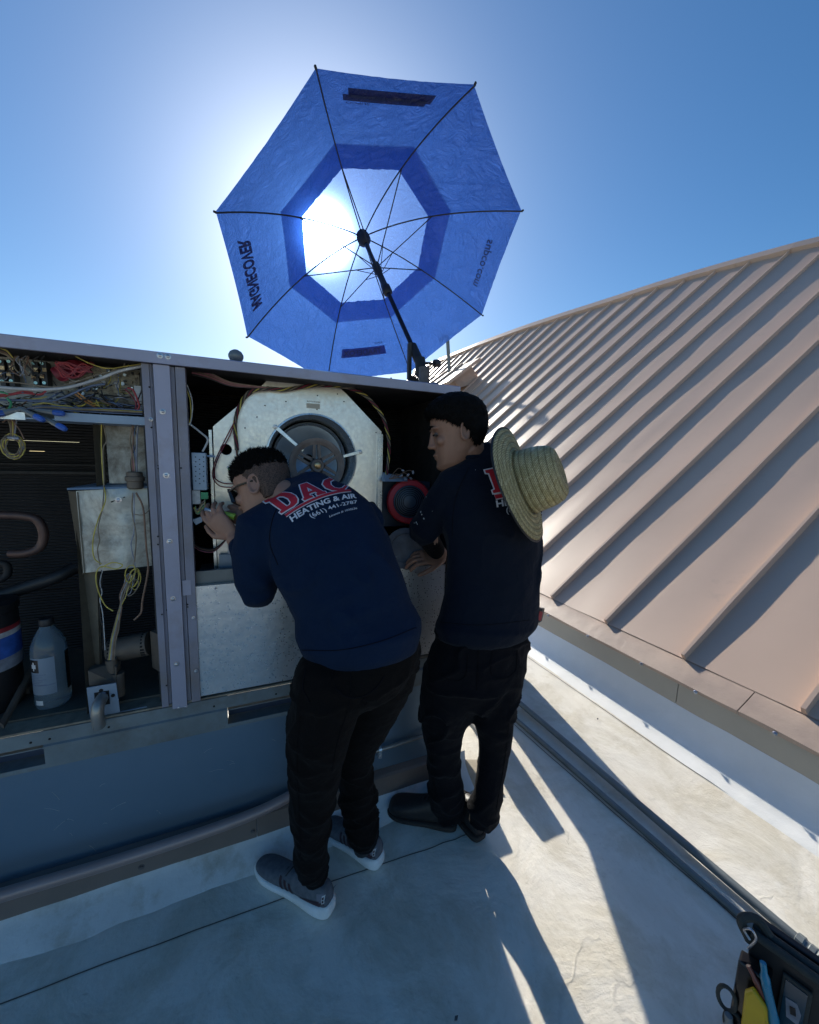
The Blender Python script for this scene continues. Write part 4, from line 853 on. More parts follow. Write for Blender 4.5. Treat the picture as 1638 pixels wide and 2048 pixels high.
MB().box((1.40, 2.02, 0), (1.73, 2.12, .05)).build('caster_base', M['rail'], nc)
rebase(nc, (1.53, 2.2, 0))
# deck patch by the right worker's heel
MB().slab([Vector((.86, 1.28, .004)), Vector((1.01, 1.23, .004)), Vector((1.06, 1.42, .004)), Vector((.86, 1.50, .004))], (0, 0, .005)).build('membrane_patch', mat('patch_tan', (.40, .34, .25), .7, 0, (.30, .25, .18), 9, bump=.002, bscale=40))
structure(bpy.data.objects['membrane_patch'])
# ================================================================== CONDUITS ON THE DECK
c1 = thing('deck_conduit', 'long grey steel conduit with a threaded coupling crossing the deck beside the tool bag', 'conduit')
e0, e1 = atZ(1031, 1399, .03), atZ(1596, 1880, .03); dv = (e1 - e0).normalized()
MB().tube([e0 - dv * 2.2, e0, e1], .0155, 16).build('tube', M['conduit'], c1, True)
MB().lathe([(.0165, 0), (.021, .002), (.022, .018), (.018, .022), (.018, .03), (.020, .032), (.020, .045), (.018, .048), (.022, .052), (.022, .07), (.016, .075), (.0155, .4)], e1 - dv * .005, dv, 8).build('coupling', M['conduit'], c1)
rebase(c1, (e0.x, e0.y, .0))
f0, f1 = atZ(1031, 1438, .012), atZ(1487, 1837, .012); dv2 = (f1 - f0).normalized()
c2 = tag(MB().tube([f0 - dv2 * 2.0, f0, f1 + dv2 * .8], .0125, 14).build('slim_conduit', M['conduit'], None, True), 'slimmer grey conduit lying flat on the deck nearer the workers', 'conduit')
for t_ in (.0, 1.25):
    p = e0 + dv * t_ - dv * .9
    tag(MB().box((p.x - .09, p.y - .045, .008), (p.x + .05, p.y + .045, .0135)).build('pipe_block', M['black']), ['black rubber pad under the deck conduits at the far end, behind the right worker', 'black rubber pad under the deck conduits nearer the camera'][t_ > 0], 'pad') if t_ == 0 else None
# ================================================================== BOTTLE AND BUCKET IN THE LEFT BAY
def wn_(m, t): m.node_tree.nodes['Principled BSDF'].inputs['Transmission Weight'].default_value = t
M['plastic'] = mat('clear_plastic', (.45, .58, .68), .06, 0, (.40, .54, .64), 4, rvar=.02); wn_(M['plastic'], .82); M['plastic'].node_tree.nodes['Principled BSDF'].inputs['IOR'].default_value = 1.33
M['label'] = mat('label_grey', (.20, .26, .33), .45)
bt = thing('water_jug', 'clear plastic bottle with black cap and white cross label standing in the left bay', 'bottle')
bc = Vector((U(107, 1390, 1.52).x, 1.52, .646)); hb = U(98, 1240, 1.52).z - .646; RB = mpx(28, bc + Vector((0, 0, .12)))
k = hb / .30
MB().lathe([(RB * .6, .004), (RB * .93, .0), (RB, .012), (RB, .07 * k), (RB * .98, .13 * k), (RB, .19 * k), (RB * .93, .22 * k), (RB * .66, .255 * k), (RB * .42, .275 * k), (RB * .36, .285 * k)], bc, (0, 0, 1), 32).build('bottle', M['plastic'], bt, True)
MB().lathe([(RB * .40, .283 * k), (RB * .42, .285 * k), (RB * .42, .305 * k), (RB * .38, .308 * k)], bc, (0, 0, 1), 20).build('cap', M['black'], bt, True)
def arc(r, z0, z1, a0, a1, name, m, par=bt, c=bc, n=14):
    vs = []; 
    for i in range(n + 1):
        a = a0 + (a1 - a0) * i / n
        for z in (z0, z1): vs.append(c + Vector((r * math.sin(a), -r * math.cos(a), z)))
    return MB().add(vs, [(2 * i, 2 * i + 2, 2 * i + 3, 2 * i + 1) for i in range(n)]).build(name, M[m] if isinstance(m, str) else m, par, True)
arc(RB * 1.01, .055 * k, .185 * k, -1.3 + .35, .25 + .35, 'label', 'label')
arc(RB * 1.02, .135 * k, .180 * k, -1.25 + .35, -.62 + .35, 'label_badge', 'blackgloss')
arc(RB * 1.03, .150 * k, .164 * k, -1.10 + .35, -.78 + .35, 'cross', 'w_white'); arc(RB * 1.032, .142 * k, .172 * k, -.99 + .35, -.89 + .35, 'cross', 'w_white')
arc(RB * 1.01, .05 * k, .19 * k, 1.15 + .1, 1.6 + .1, 'label_edge', 'blackgloss')
arc(RB * 1.012, .018 * k, .034 * k, -.8 + .1, -.3 + .1, 'date_sticker', 'w_white')
for i in range(7): arc(RB * 1.015, (.128 - .006 * i) * k, (.1265 - .006 * i) * k, -1.2 + .35, -.25 + .35 - (i % 3) * .2, 'fine_print', 'w_bluegrey')
arc(RB * 1.015, .088 * k, .090 * k, -1.28 + .35, .23 + .35, 'label_line', 'w_bluegrey')
rebase(bt, bc)
bu = thing('paint_bucket', 'round tub with blue and white label cut off by the left edge of the picture', 'bucket')
cc = Vector((U(-52, 1345, 1.52).x, 1.56, .646)); RBk = .092
MB().lathe([(RBk * .9, 0), (RBk * .95, .01), (RBk, .30), (RBk * .97, .32)], cc, (0, 0, 1), 36).build('tub', M['black'], bu, True)
MB().lathe([(RBk * 1.03, .315), (RBk * 1.05, .32), (RBk * 1.05, .34), (RBk * .9, .345), (.001, .345)], cc, (0, 0, 1), 36).build('tub_lid', M['black'], bu, True)
z_ = lambda py: U(20, py, 1.50).z - .646
MB().lathe([(RBk * 1.01, z_(1342)), (RBk * 1.01, z_(1318))], cc, (0, 0, 1), 36, cap=False).build('label_band', M['w_grey'], bu, True)
MB().lathe([(RBk * 1.012, z_(1318)), (RBk * 1.012, z_(1277))], cc, (0, 0, 1), 36, cap=False).build('label_band', M['w_blue'], bu, True)
MB().lathe([(RBk * 1.012, z_(1277)), (RBk * 1.012, z_(1267))], cc, (0, 0, 1), 36, cap=False).build('label_band', M['w_white'], bu, True)
MB().lathe([(RBk * 1.012, z_(1267)), (RBk * 1.012, z_(1258))], cc, (0, 0, 1), 36, cap=False).build('label_band', M['w_red'], bu, True)
rebase(bu, cc)
# skid angle on the pan
MB().box((XL, 1.60, .648), (-.70, 1.63, .668)).build('skid_rail', M['motor'], hv)
MB().slab([U(0, 1452, 1.42), U(8, 1458, 1.42), U(70, 1345, 1.62), U(58, 1342, 1.62)], (0, 0, .012)).build('compressor_foot', M['motor'], hv)
#PEOPLE
# ================================================================== PEOPLE
def loft(mb, st, n=20, end=True):
    """st: (x1,y1,x2,y2,Y,b) two outline points in the picture at plane Y plus half depth b in metres"""
    C_, A_, B_ = [], [], []
    for x1, y1, x2, y2, Y, b in st:
        p, q = at(x1, y1, Y), at(x2, y2, Y); C_.append((p + q) / 2); A_.append((q - p) / 2); B_.append(b)
    loft3(mb, C_, A_, B_, n, end)
def loft3(mb, C_, A_, B_, n=20, end=True):
    K = len(C_); rings = []
    for i in range(K):
        d = (C_[min(i + 1, K - 1)] - C_[max(i - 1, 0)]).normalized()
        a = A_[i]; bv = d.cross(a).normalized() * B_[i]; rings.append((C_[i], a, bv, d))
    R = []
    c, a, b, d = rings[0]; cap = min(a.length, b.length) * .8
    if end: R += [(c - d * cap, a * .05, b * .05), (c - d * cap * .85, a * .5, b * .5), (c - d * cap * .45, a * .86, b * .86)]
    R += [(c, a, b) for c, a, b, d in rings]
    c, a, b, d = rings[-1]; cap = min(a.length, b.length) * .8
    if end: R += [(c + d * cap * .45, a * .86, b * .86), (c + d * cap * .85, a * .5, b * .5), (c + d * cap, a * .05, b * .05)]
    o = len(mb.v)
    for c, a, b in R:
        for k in range(n): t = 2 * PI * k / n; mb.v.append(tuple(c + a * math.cos(t) + b * math.sin(t)))
    for i in range(len(R) - 1):
        for k in range(n): mb.f.append((o + i * n + k, o + i * n + (k + 1) % n, o + (i + 1) * n + (k + 1) % n, o + (i + 1) * n + k))
    mb.f.append(tuple(o + k for k in range(n))[::-1]); mb.f.append(tuple(o + (len(R) - 1) * n + k for k in range(n)))
def limb(mb, pts, n=14):      # pts: (Vector, radius)
    mb.tube([p for p, r in [(pts[0][0] + (pts[0][0] - pts[1][0]).normalized() * pts[0][1] * .7, pts[0][1] * .5)] + list(pts) + [(pts[-1][0] + (pts[-1][0] - pts[-2][0]).normalized() * pts[-1][1] * .7, pts[-1][1] * .5)]],
            [r for p, r in [(0, pts[0][1] * .55)] + list(pts) + [(0, pts[-1][1] * .55)]], n)
def ell(mb, c, ax, rot=None, n=20, m=12):
    c = Vector(c); o = len(mb.v); R3 = rot if rot is not None else Matrix.Identity(3)
    for i in range(m + 1):
        th = PI * i / m
        for k in range(n):
            ph = 2 * PI * k / n; v = Vector((ax[0] * math.sin(th) * math.cos(ph), ax[1] * math.sin(th) * math.sin(ph), ax[2] * math.cos(th)))
            mb.v.append(tuple(c + R3 @ v))
    for i in range(m):
        for k in range(n): mb.f.append((o + i * n + k, o + (i + 1) * n + k, o + (i + 1) * n + (k + 1) % n, o + i * n + (k + 1) % n))
def remesh(mb, vox, smooth=4):
    me = mb.mesh('tmp'); 
    bm = bmesh.new(); bm.from_mesh(me); bmesh.ops.remove_doubles(bm, verts=bm.verts, dist=1e-6); bm.to_mesh(me); bm.free()
    o = bpy.data.objects.new('tmp', me); COL.objects.link(o)
    md = o.modifiers.new('r', 'REMESH'); md.mode = 'VOXEL'; md.voxel_size = vox; md.use_smooth_shade = True
    s = o.modifiers.new('s', 'SMOOTH'); s.factor = .5; s.iterations = smooth
    dg = bpy.context.evaluated_depsgraph_get(); dg.update(); m2 = bpy.data.meshes.new_from_object(o.evaluated_get(dg)); bpy.data.objects.remove(o)
    return m2
def getv(me):
    a = np.empty(len(me.vertices) * 3); me.vertices.foreach_get('co', a); return a.reshape(-1, 3)
def getn(me):
    a = np.empty(len(me.vertices) * 3); me.vertex_normals.foreach_get('vector', a); return a.reshape(-1, 3)
def setv(me, a): me.vertices.foreach_set('co', a.ravel()); me.update()
def folds(me, segs):
    """soft ridges and creases: (p0, p1, amplitude, width)"""
    v = getv(me); n = getn(me); d = np.zeros(len(v))
    for p, q, amp, w in segs:
        p = np.array(p); q = np.array(q); e = q - p; L = e @ e
        t = np.clip(((v - p) @ e) / L, 0, 1); c = p + t[:, None] * e; r = np.linalg.norm(v - c, axis=1)
        tap = np.sin(np.clip(t, 0.04, .96) * PI) ** .5
        d += amp * tap * np.exp(-(r / w) ** 2)
    setv(me, v + n * (d * 1.3 - .003)[:, None])
def wobble(me, amp, sc, st=(1, 1, 1), seed=0):
    v = getv(me); n = getn(me); d = np.array([noise.fractal(Vector((p[0] * sc * st[0] + seed, p[1] * sc * st[1], p[2] * sc * st[2])), .8, 2.0, 3) for p in v]); setv(me, v + n * (d * amp)[:, None])
def creases(me, amp, sc, st=(1, 1, 1), seed=0, zfade=(-9, 9)):
    v = getv(me); n = getn(me); out = []
    for p in v:
        w = noise.noise(Vector((p[0] * 3 + seed, p[1] * 3, p[2] * 3)))
        q = Vector((p[0] * sc * st[0] + seed + w * 1.5, p[1] * sc * st[1] + w, p[2] * sc * st[2] + w * 1.2)); a = 1 - abs(noise.noise(q)) * 2.4; b = noise.noise(Vector(p) * 4 + Vector((seed, 9, 0)))
        out.append(max(0, a) ** 3 * max(0, .45 + b))
    z = v[:, 2]; k = np.clip((z - zfade[0]) / .06, 0, 1) * np.clip((zfade[1] - z) / .06, 0, 1)
    setv(me, v + n * ((np.array(out) - .22) * amp * (.12 + .88 * k))[:, None])
def fold_px(specs): return [(at(x1, y1, Y), at(x2, y2, Y), a, w) for x1, y1, x2, y2, Y, a, w in specs]

def cloth(name, col, sheen=.2, rough=.85, specks=None):
    m, n, l, b = newmat(name); tc = n.new('ShaderNodeTexCoord'); co = tc.outputs['Object']
    t = noi(n, l, co, 9, 5); r = ramp(n, l, t.outputs[0], [(.3, tuple(c * .8 for c in col)), (.7, col)]); out = r.outputs[0]
    l.new(out, b.inputs['Base Color']); b.inputs['Roughness'].default_value = rough; b.inputs['Sheen Weight'].default_value = sheen; b.inputs['Sheen Roughness'].default_value = .5; b.inputs['Specular IOR Level'].default_value = .10
    w = noi(n, l, co, 900, 2); bp = n.new('ShaderNodeBump'); bp.inputs['Distance'].default_value = .0005; l.new(w.outputs[0], bp.inputs['Height'])
    w2 = noi(n, l, co, 16, 5, .6, .8); bp2 = n.new('ShaderNodeBump'); bp2.inputs['Distance'].default_value = .006; l.new(w2.outputs[0], bp2.inputs['Height']); l.new(bp.outputs[0], bp2.inputs['Normal']); l.new(bp2.outputs[0], b.inputs['Normal'])
    return m
M['shirtA'] = cloth('navy_shirt', (.0055, .017, .046), .03)
M['shirtB'] = cloth('dark_navy_shirt', (.005, .009, .019), .05)
M['pantA'] = cloth('black_work_trousers', (.0045, .004, .0042), .02)
M['pantB'] = cloth('dark_navy_trousers', (.004, .0045, .007), .03)
def skin(name, col, ref=0):
    m, n, l, b = newmat(name); tc = n.new('ShaderNodeTexCoord'); t = noi(n, l, tc.outputs['Object'], 25, 5); r = ramp(n, l, t.outputs[0], [(.3, tuple(c * .84 for c in col)), (.7, col)]); l.new(r.outputs[0], b.inputs['Base Color'])
    b.inputs['Roughness'].default_value = .5; b.inputs['Subsurface Weight'].default_value = .12; b.inputs['Subsurface Radius'].default_value = (.012, .005, .003); b.inputs['Subsurface Scale'].default_value = .5
    w = noi(n, l, tc.outputs['Object'], 350, 3); bp = n.new('ShaderNodeBump'); bp.inputs['Distance'].default_value = .0004; l.new(w.outputs[0], bp.inputs['Height']); l.new(bp.outputs[0], b.inputs['Normal']); return m
M['skinA'] = skin('skin_tan', (.34, .185, .13)); M['skinB'] = skin('skin_brown', (.30, .155, .10))
M['hair'] = mat('black_hair', (.005, .0045, .0045), .8, 0, (.003, .003, .003), 40, spec=.12, bump=.0025, bscale=220, bstretch=(1, 1, .25))
M['fade'] = mat('short_cropped_hair', (.11, .065, .048), .75, 0, (.02, .014, .012), 260, lo=.35, hi=.6, bump=.001, bscale=500)
M['eye'] = mat('eye', (.12, .09, .08), .3)

def head(mb, c, F_, U_, s=1.0, L=None):
    """skin head, c = centre between the ears, F_ forward, U_ up; profile slices"""
    F_ = F_.normalized(); Sd = U_.cross(F_).normalized(); U2 = F_.cross(Sd).normalized(); R3 = Matrix((F_, Sd, U2)).transposed()
    def P(f, sd, u): return c + R3 @ (Vector((f, sd, u)) * s)
    # (u, front, back, halfwidth)
    prof = [(-.128, .072, .030, .020), (-.118, .088, -.01, .036), (-.100, .092, -.030, .048), (-.080, .090, -.05, .056), (-.060, .090, -.066, .062), (-.035, .088, -.080, .067), (-.010, .086, -.090, .071), (.010, .084, -.096, .074), (.030, .089, -.100, .076), (.050, .090, -.101, .076), (.075, .083, -.097, .073), (.098, .064, -.080, .062), (.115, .036, -.052, .042), (.124, .004, -.022, .016)]
    n = 28; o = len(mb.v)
    for u, fr, bk, w in prof:
        cf, hf = (fr + bk) / 2, (fr - bk) / 2
        for k in range(n):
            t = 2 * PI * k / n; x, y = math.cos(t), math.sin(t)
            e = .82 if x > 0 else .95      # fuller face corners
            mb.v.append(tuple(P(cf + hf * math.copysign(abs(x) ** e, x), w * math.copysign(abs(y) ** .92, y), u)))
    for i in range(len(prof) - 1):
        for k in range(n): mb.f.append((o + i * n + k, o + i * n + (k + 1) % n, o + (i + 1) * n + (k + 1) % n, o + (i + 1) * n + k))
    mb.f.append(tuple(o + k for k in range(n))[::-1]); mb.f.append(tuple(o + (len(prof) - 1) * n + k for k in range(n)))
    # nose
    mb.add([P(.082, -.008, .022), P(.082, .008, .022), P(.076, .019, -.036), P(.076, -.019, -.036), P(.093, -.005, .022), P(.093, .005, .022), P(.110, .009, -.026), P(.110, -.009, -.026)], [(0, 1, 2, 3), (4, 7, 6, 5), (0, 4, 5, 1), (1, 5, 6, 2), (2, 6, 7, 3), (3, 7, 4, 0)])
    ell(mb, P(.100, 0, -.028), (.014 * s, .014 * s, .011 * s), R3, 12, 8)
    for q in (-1, 1):
        ell(mb, P(.094, q * .012, -.031), (.012 * s, .008 * s, .008 * s), R3, 10, 6)
        ell(mb, P(.078, q * .032, .032), (.014 * s, .026 * s, .008 * s), R3, 12, 8)      # brow ridge
        ell(mb, P(.066, q * .044, -.016), (.020 * s, .020 * s, .018 * s), R3, 12, 8)     # cheekbone
        # ear
        ec = P(-.010, q * .074, .002); re = R3 @ Matrix.Rotation(q * .45, 3, 'Z') @ Matrix.Rotation(-.15, 3, 'Y')
        for k in range(14):
            t = 2 * PI * k / 14; t2 = 2 * PI * (k + 1) / 14
            def E(t, rr=1): return ec + re @ (Vector((-.004 + .017 * math.cos(t), q * .009, .031 * math.sin(t) - .002 * math.cos(t))) * s)
            mb.tube([E(t), E(t2)], (.0044 if math.sin(t) > -.5 else .0062) * s, 6)
        ell(mb, ec + re @ (Vector((-.004, q * .002, 0)) * s), (.015 * s, .0055 * s, .028 * s), re, 12, 8)
        ell(mb, ec + re @ (Vector((.010, q * .004, -.004)) * s), (.005 * s, .005 * s, .007 * s), re, 8, 6)
    # lips and chin
    ell(mb, P(.089, 0, -.062), (.011 * s, .024 * s, .0058 * s), R3, 14, 8); ell(mb, P(.087, 0, -.073), (.010 * s, .021 * s, .0062 * s), R3, 14, 8)
    ell(mb, P(.080, 0, -.104), (.016 * s, .022 * s, .015 * s), R3, 14, 8)
    return P, R3
def hand(mb, wrist, palm_dir, back_dir, s=1.0, side=1, curls=None, thumb=(.5, .35)):
    """wrist point, direction of the palm, direction out of the back of the hand, side=+1: thumb on +cross side"""
    D = palm_dir.normalized(); N = (back_dir - D * back_dir.dot(D)).normalized(); T = D.cross(N) * side     # T points to thumb side
    c0 = wrist; 
    loft3(mb, [c0, c0 + D * .03 * s, c0 + D * .06 * s, c0 + D * .088 * s], [T * .026 * s, T * .036 * s, T * .041 * s, T * .040 * s], [.019 * s, .017 * s, .015 * s, .012 * s], 14)
    curls = curls or [(.5, .6, .4)] * 4
    lens = [(.040, .024, .020), (.045, .028, .021), (.042, .026, .020), (.033, .020, .018)]
    for i in range(4):
        off = (.030 - .0205 * i) * s; p = c0 + D * (.082 - .004 * abs(i - 1)) * s + T * off; ang = 0; spread = (.10 - .07 * i)
        pts = [(p - D * .02 * s, .0095 * s), (p, .0098 * s)]; q = p
        for j in range(3):
            ang += curls[i][j]; d_ = (D * math.cos(ang) - N * math.sin(ang) + T * spread * math.cos(ang)).normalized(); q = q + d_ * lens[i][j] * s; pts.append((q, (.0092 - .0011 * j) * s))
        limb(mb, pts, 10)
    tb = c0 + D * .022 * s + T * .024 * s; d1 = (D * .62 + T * thumb[0] - N * thumb[1]).normalized(); d2 = (D * .85 + T * thumb[0] * .3 - N * (thumb[1] + .25)).normalized(); d3 = (D * .95 - N * (thumb[1] + .35)).normalized()
    a1 = tb + d1 * .042 * s; a2 = a1 + d2 * .032 * s; a3 = a2 + d3 * .024 * s
    limb(mb, [(tb - d1 * .015 * s, .012 * s), (tb, .0145 * s), (a1, .011 * s), (a2, .0098 * s), (a3, .008 * s)], 10)
    return a3
def lp(x, y, Y): return at(x, y, Y)

# ------------------------------------------------ worker A (left, stooping)
pa = thing('person', 'person in navy printed shirt stooping over the wiring, with sunglasses and grey running shoes', 'person', 'workers at the open unit')
# shirt ------------------------------------------------
mb = MB()
loft(mb, [(585, 1275, 842, 1236, 1.03, .125), (597, 1308, 840, 1262, 1.015, .137), ][::-1] + [(585, 1240, 820, 1205, 1.045, .125), (562, 1190, 806, 1155, 1.07, .122), (535, 1130, 785, 1100, 1.11, .122), (510, 1075, 764, 1052, 1.15, .118), (512, 1035, 742, 1010, 1.185, .108), (545, 1005, 708, 985, 1.215, .090), (572, 985, 672, 972, 1.235, .070)], 28)
# neck collar bulk
loft(mb, [(600, 1000, 690, 985, 1.22, .065), (572, 975, 652, 978, 1.25, .058), (552, 985, 610, 962, 1.27, .050)], 20)
# left sleeve: shoulder down to elbow then forearm to the unit
limb(mb, [(lp(560, 1040, 1.19), .075), (lp(520, 1060, 1.18), .078), (lp(510, 1110, 1.175), .070), (lp(514, 1160, 1.18), .064), (lp(521, 1186, 1.19), .056)], 18)
limb(mb, [(lp(521, 1186, 1.19), .054), (lp(508, 1160, 1.22), .050), (lp(492, 1115, 1.27), .045), (lp(478, 1086, 1.30), .041)], 16)
# right sleeve hidden in front of the chest
limb(mb, [(lp(725, 1040, 1.20), .075), (lp(735, 1060, 1.25), .068), (lp(700, 1110, 1.30), .060)], 16)
sh = remesh(mb, .0065, 7)
folds(sh, fold_px([(560, 1200, 650, 1140, .98, .006, .020), (575, 1235, 720, 1185, .95, .005, .018), (600, 1275, 760, 1215, .93, .005, .016), (560, 1160, 600, 1080, 1.02, -.007, .018), (548, 1150, 575, 1070, 1.02, .005, .014),
    (640, 1290, 800, 1245, .9, .004, .013), (740, 1080, 800, 1180, 1.0, .005, .018), (700, 1070, 770, 1190, .98, -.004, .016), (500, 1120, 540, 1150, 1.1, -.006, .012), (495, 1150, 545, 1180, 1.12, .005, .012), (490, 1180, 530, 1195, 1.13, -.005, .010),
    (650, 1120, 700, 1260, .95, .004, .022), (610, 1090, 590, 1180, 1.0, .004, .02)]))
wobble(sh, .003, 8, (1, 1, 1), 3); creases(sh, .012, 5.5, (1.3, 1.3, .8), 3, (.97, 1.27))
shA = link('shirt', sh, M['shirtA'], pa, True)
# trousers ------------------------------------------------
mb = MB()
loft(mb, [(618, 1280, 822, 1240, 1.03, .100), (600, 1335, 838, 1285, 1.015, .118), (586, 1385, 826, 1335, 1.00, .125)], 26)
loft(mb, [(586, 1350, 726, 1350, .99, .105), (578, 1400, 722, 1400, .985, .108), (572, 1450, 706, 1455, .985, .102), (572, 1505, 690, 1512, .995, .090), (573, 1560, 680, 1568, 1.005, .075), (574, 1610, 668, 1620, 1.02, .070), (577, 1650, 662, 1662, 1.035, .066), (584, 1690, 660, 1705, 1.055, .064), (583, 1722, 657, 1738, 1.075, .060), (588, 1742, 654, 1756, 1.08, .042)], 22)
loft(mb, [(700, 1310, 840, 1280, 1.04, .105), (690, 1370, 828, 1345, 1.06, .108), (672, 1430, 796, 1410, 1.09, .098), (664, 1480, 758, 1475, 1.12, .086), (665, 1525, 746, 1520, 1.135, .076), (674, 1570, 750, 1560, 1.14, .070), (680, 1615, 755, 1605, 1.145, .067), (688, 1660, 757, 1650, 1.15, .064), (691, 1676, 757, 1672, 1.15, .056), (696, 1690, 752, 1688, 1.15, .042)], 22)
tr_ = remesh(mb, .0065, 5)
folds(tr_, fold_px([(585, 1400, 690, 1440, .88, .006, .016), (580, 1500, 680, 1530, .90, .006, .013), (578, 1530, 670, 1545, .92, -.006, .011), (580, 1560, 665, 1580, .93, .006, .012), (582, 1620, 655, 1650, .95, .005, .011), (586, 1655, 655, 1680, .97, -.005, .010), (588, 1690, 650, 1715, .99, .007, .011), (590, 1712, 650, 1735, 1.0, -.005, .009),
    (740, 1420, 800, 1330, .97, .006, .016), (700, 1500, 745, 1480, 1.04, .006, .012), (690, 1560, 748, 1545, 1.06, .006, .012), (690, 1620, 750, 1605, 1.07, .005, .011), (695, 1650, 750, 1640, 1.08, .006, .010), (620, 1360, 640, 1480, .88, .004, .02), (690, 1390, 790, 1360, .93, -.006, .012), (735, 1320, 700, 1430, .93, -.008, .012)]))
wobble(tr_, .003, 12, (1, 1, 1.3), 8); creases(tr_, .015, 7, (1, 1, 1.9), 8, (-9, .90))
trA = link('trousers', tr_, M['pantA'], pa, True)
# back pocket button and seam tab
bvh_cache = {}
def bvh(o):
    if o.name not in bvh_cache:
        me = o.data; bvh_cache[o.name] = BVHTree.FromPolygons([v.co.copy() for v in me.vertices], [tuple(p.vertices) for p in me.polygons])
    return bvh_cache[o.name]
def hitpx(o, px, py, off=.0012):
    d = Vector(ray(px, py)); loc, nrm_, i, dist = bvh(o).ray_cast(Vector(CAM), d)
    if loc is None: return None, None
    if nrm_.dot(d) > 0: nrm_ = -nrm_
    return loc + nrm_ * off, nrm_
def dot_on(o, px, py, r, m, name, par, prof=None):
    p, n_ = hitpx(o, px, py)
    if p is not None: MB().lathe(prof or [(r, 0), (r, .001), (r * .7, .0022), (r * .2, .0024)], p, n_, 14).build(name, m, par, True)
# body (skin) ------------------------------------------------
mb = MB()
Fa = (Vector((-.78, .50, -.42))).normalized(); Ua = Vector((-.14, .30, .94)); hcA = lp(528, 978, 1.30)
PA, RA = head(mb, hcA, Fa, Ua, .93)
limb(mb, [(lp(590, 1000, 1.24), .058), (lp(566, 992, 1.26), .056), (PA(-.025, 0, -.045), .055)], 18)
limb(mb, [(lp(700, 1230, 1.03), .09), (lp(650, 1100, 1.12), .09), (lp(590, 1010, 1.23), .06)], 14)
limb(mb, [(lp(640, 1040, 1.2), .05), (lp(550, 1040, 1.19), .05), (lp(515, 1090, 1.18), .045), (lp(521, 1180, 1.19), .038), (lp(500, 1140, 1.25), .034), (lp(478, 1088, 1.30), .030), (lp(468, 1075, 1.315), .026)], 14)
limb(mb, [(lp(640, 1040, 1.2), .05), (lp(720, 1050, 1.21), .045), (lp(690, 1100, 1.29), .035), (lp(600, 1080, 1.33), .030), (lp(520, 1050, 1.36), .027)], 14)
limb(mb, [(lp(710, 1220, 1.05), .07), (lp(655, 1350, 1.0), .055), (lp(625, 1560, 1.01), .045), (lp(622, 1735, 1.08), .028), (lp(629, 1748, 1.10), .022)], 12)
limb(mb, [(lp(720, 1240, 1.03), .09), (lp(760, 1350, 1.05), .08), (lp(705, 1540, 1.13), .05), (lp(722, 1665, 1.155), .028), (lp(725, 1684, 1.17), .022)], 12)
wr = lp(468, 1072, 1.318)
tipA = hand(mb, wr, lp(408, 1018, 1.345) - wr, Vector((-.15, -.8, -.35)), .90, -1, [(.25, .45, .3), (.35, .5, .35), (.4, .6, .4), (.5, .6, .4)], (.75, .1))
wr2 = lp(520, 1050, 1.36)
hand(mb, wr2, lp(470, 1022, 1.37) - wr2, Vector((0, -.9, .3)), .9, 1, [(.5, .8, .6)] * 4, (.5, .3))
bodyA = link('body', remesh(mb, .0034, 2), M['skinA'], pa, True)
# hair
def hair_shell(P, R3, s, rows, name, m, par, vox=.004, amp=.003, sc=60, seed=0):
    mb = MB(); n = 30; o = 0
    for u, fr, bk, w, cutf in rows:
        cf, hf = (fr + bk) / 2, (fr - bk) / 2
        for k in range(n):
            t = 2 * PI * k / n; x, y = math.cos(t), math.sin(t); f = cf + hf * x
            f = min(f, cutf); mb.v.append(tuple(P(f, w * y, u)))
    for i in range(len(rows) - 1):
        for k in range(n): mb.f.append((i * n + k, i * n + (k + 1) % n, (i + 1) * n + (k + 1) % n, (i + 1) * n + k))
    mb.f.append(tuple(k for k in range(n))[::-1]); mb.f.append(tuple((len(rows) - 1) * n + k for k in range(n)))
    me = remesh(mb, vox, 2)
    v = getv(me); nn = getn(me); d = np.array([noise.noise(Vector(p) * sc + Vector((seed, 0, 0))) + .6 * noise.noise(Vector(p) * sc * 2.6) for p in v]); setv(me, v + nn * (d * amp)[:, None])
    return link(name, me, m, par, True)
def strands(o, count, ln, comb, name, m, seed=1, thick=.0011):
    rr = random.Random(seed); me = o.data; v = getv(me); n = getn(me); mb_ = MB()
    for _ in range(count):
        i = rr.randrange(len(v)); p = Vector(v[i]); nn = Vector(n[i]); d = (nn * .28 + comb * .8 + Vector((rr.uniform(-1, 1), rr.uniform(-1, 1), rr.uniform(-1, 1))) * .28).normalized()
        L_ = ln * rr.uniform(.5, 1.3); s_ = d.orthogonal().normalized() * thick; t_ = d.cross(s_).normalized() * thick; b_ = p - nn * .002; q_ = len(mb_.v)
        m_ = b_ + d * L_ * .6; e_ = b_ + (d * .9 + comb * .4).normalized() * L_
        mb_.v += [tuple(b_ + s_), tuple(b_ - s_ * .5 + t_), tuple(b_ - s_ * .5 - t_), tuple(m_ + s_ * .7), tuple(m_ - s_ * .35 + t_ * .7), tuple(m_ - s_ * .35 - t_ * .7), tuple(e_)]
        for a_, c_ in ((0, 1), (1, 2), (2, 0)): mb_.f.append((q_ + a_, q_ + c_, q_ + c_ + 3, q_ + a_ + 3)); mb_.f.append((q_ + a_ + 3, q_ + c_ + 3, q_ + 6))
    h_ = mb_.build(name, m, o); h_['kind'] = 'stuff'; return h_
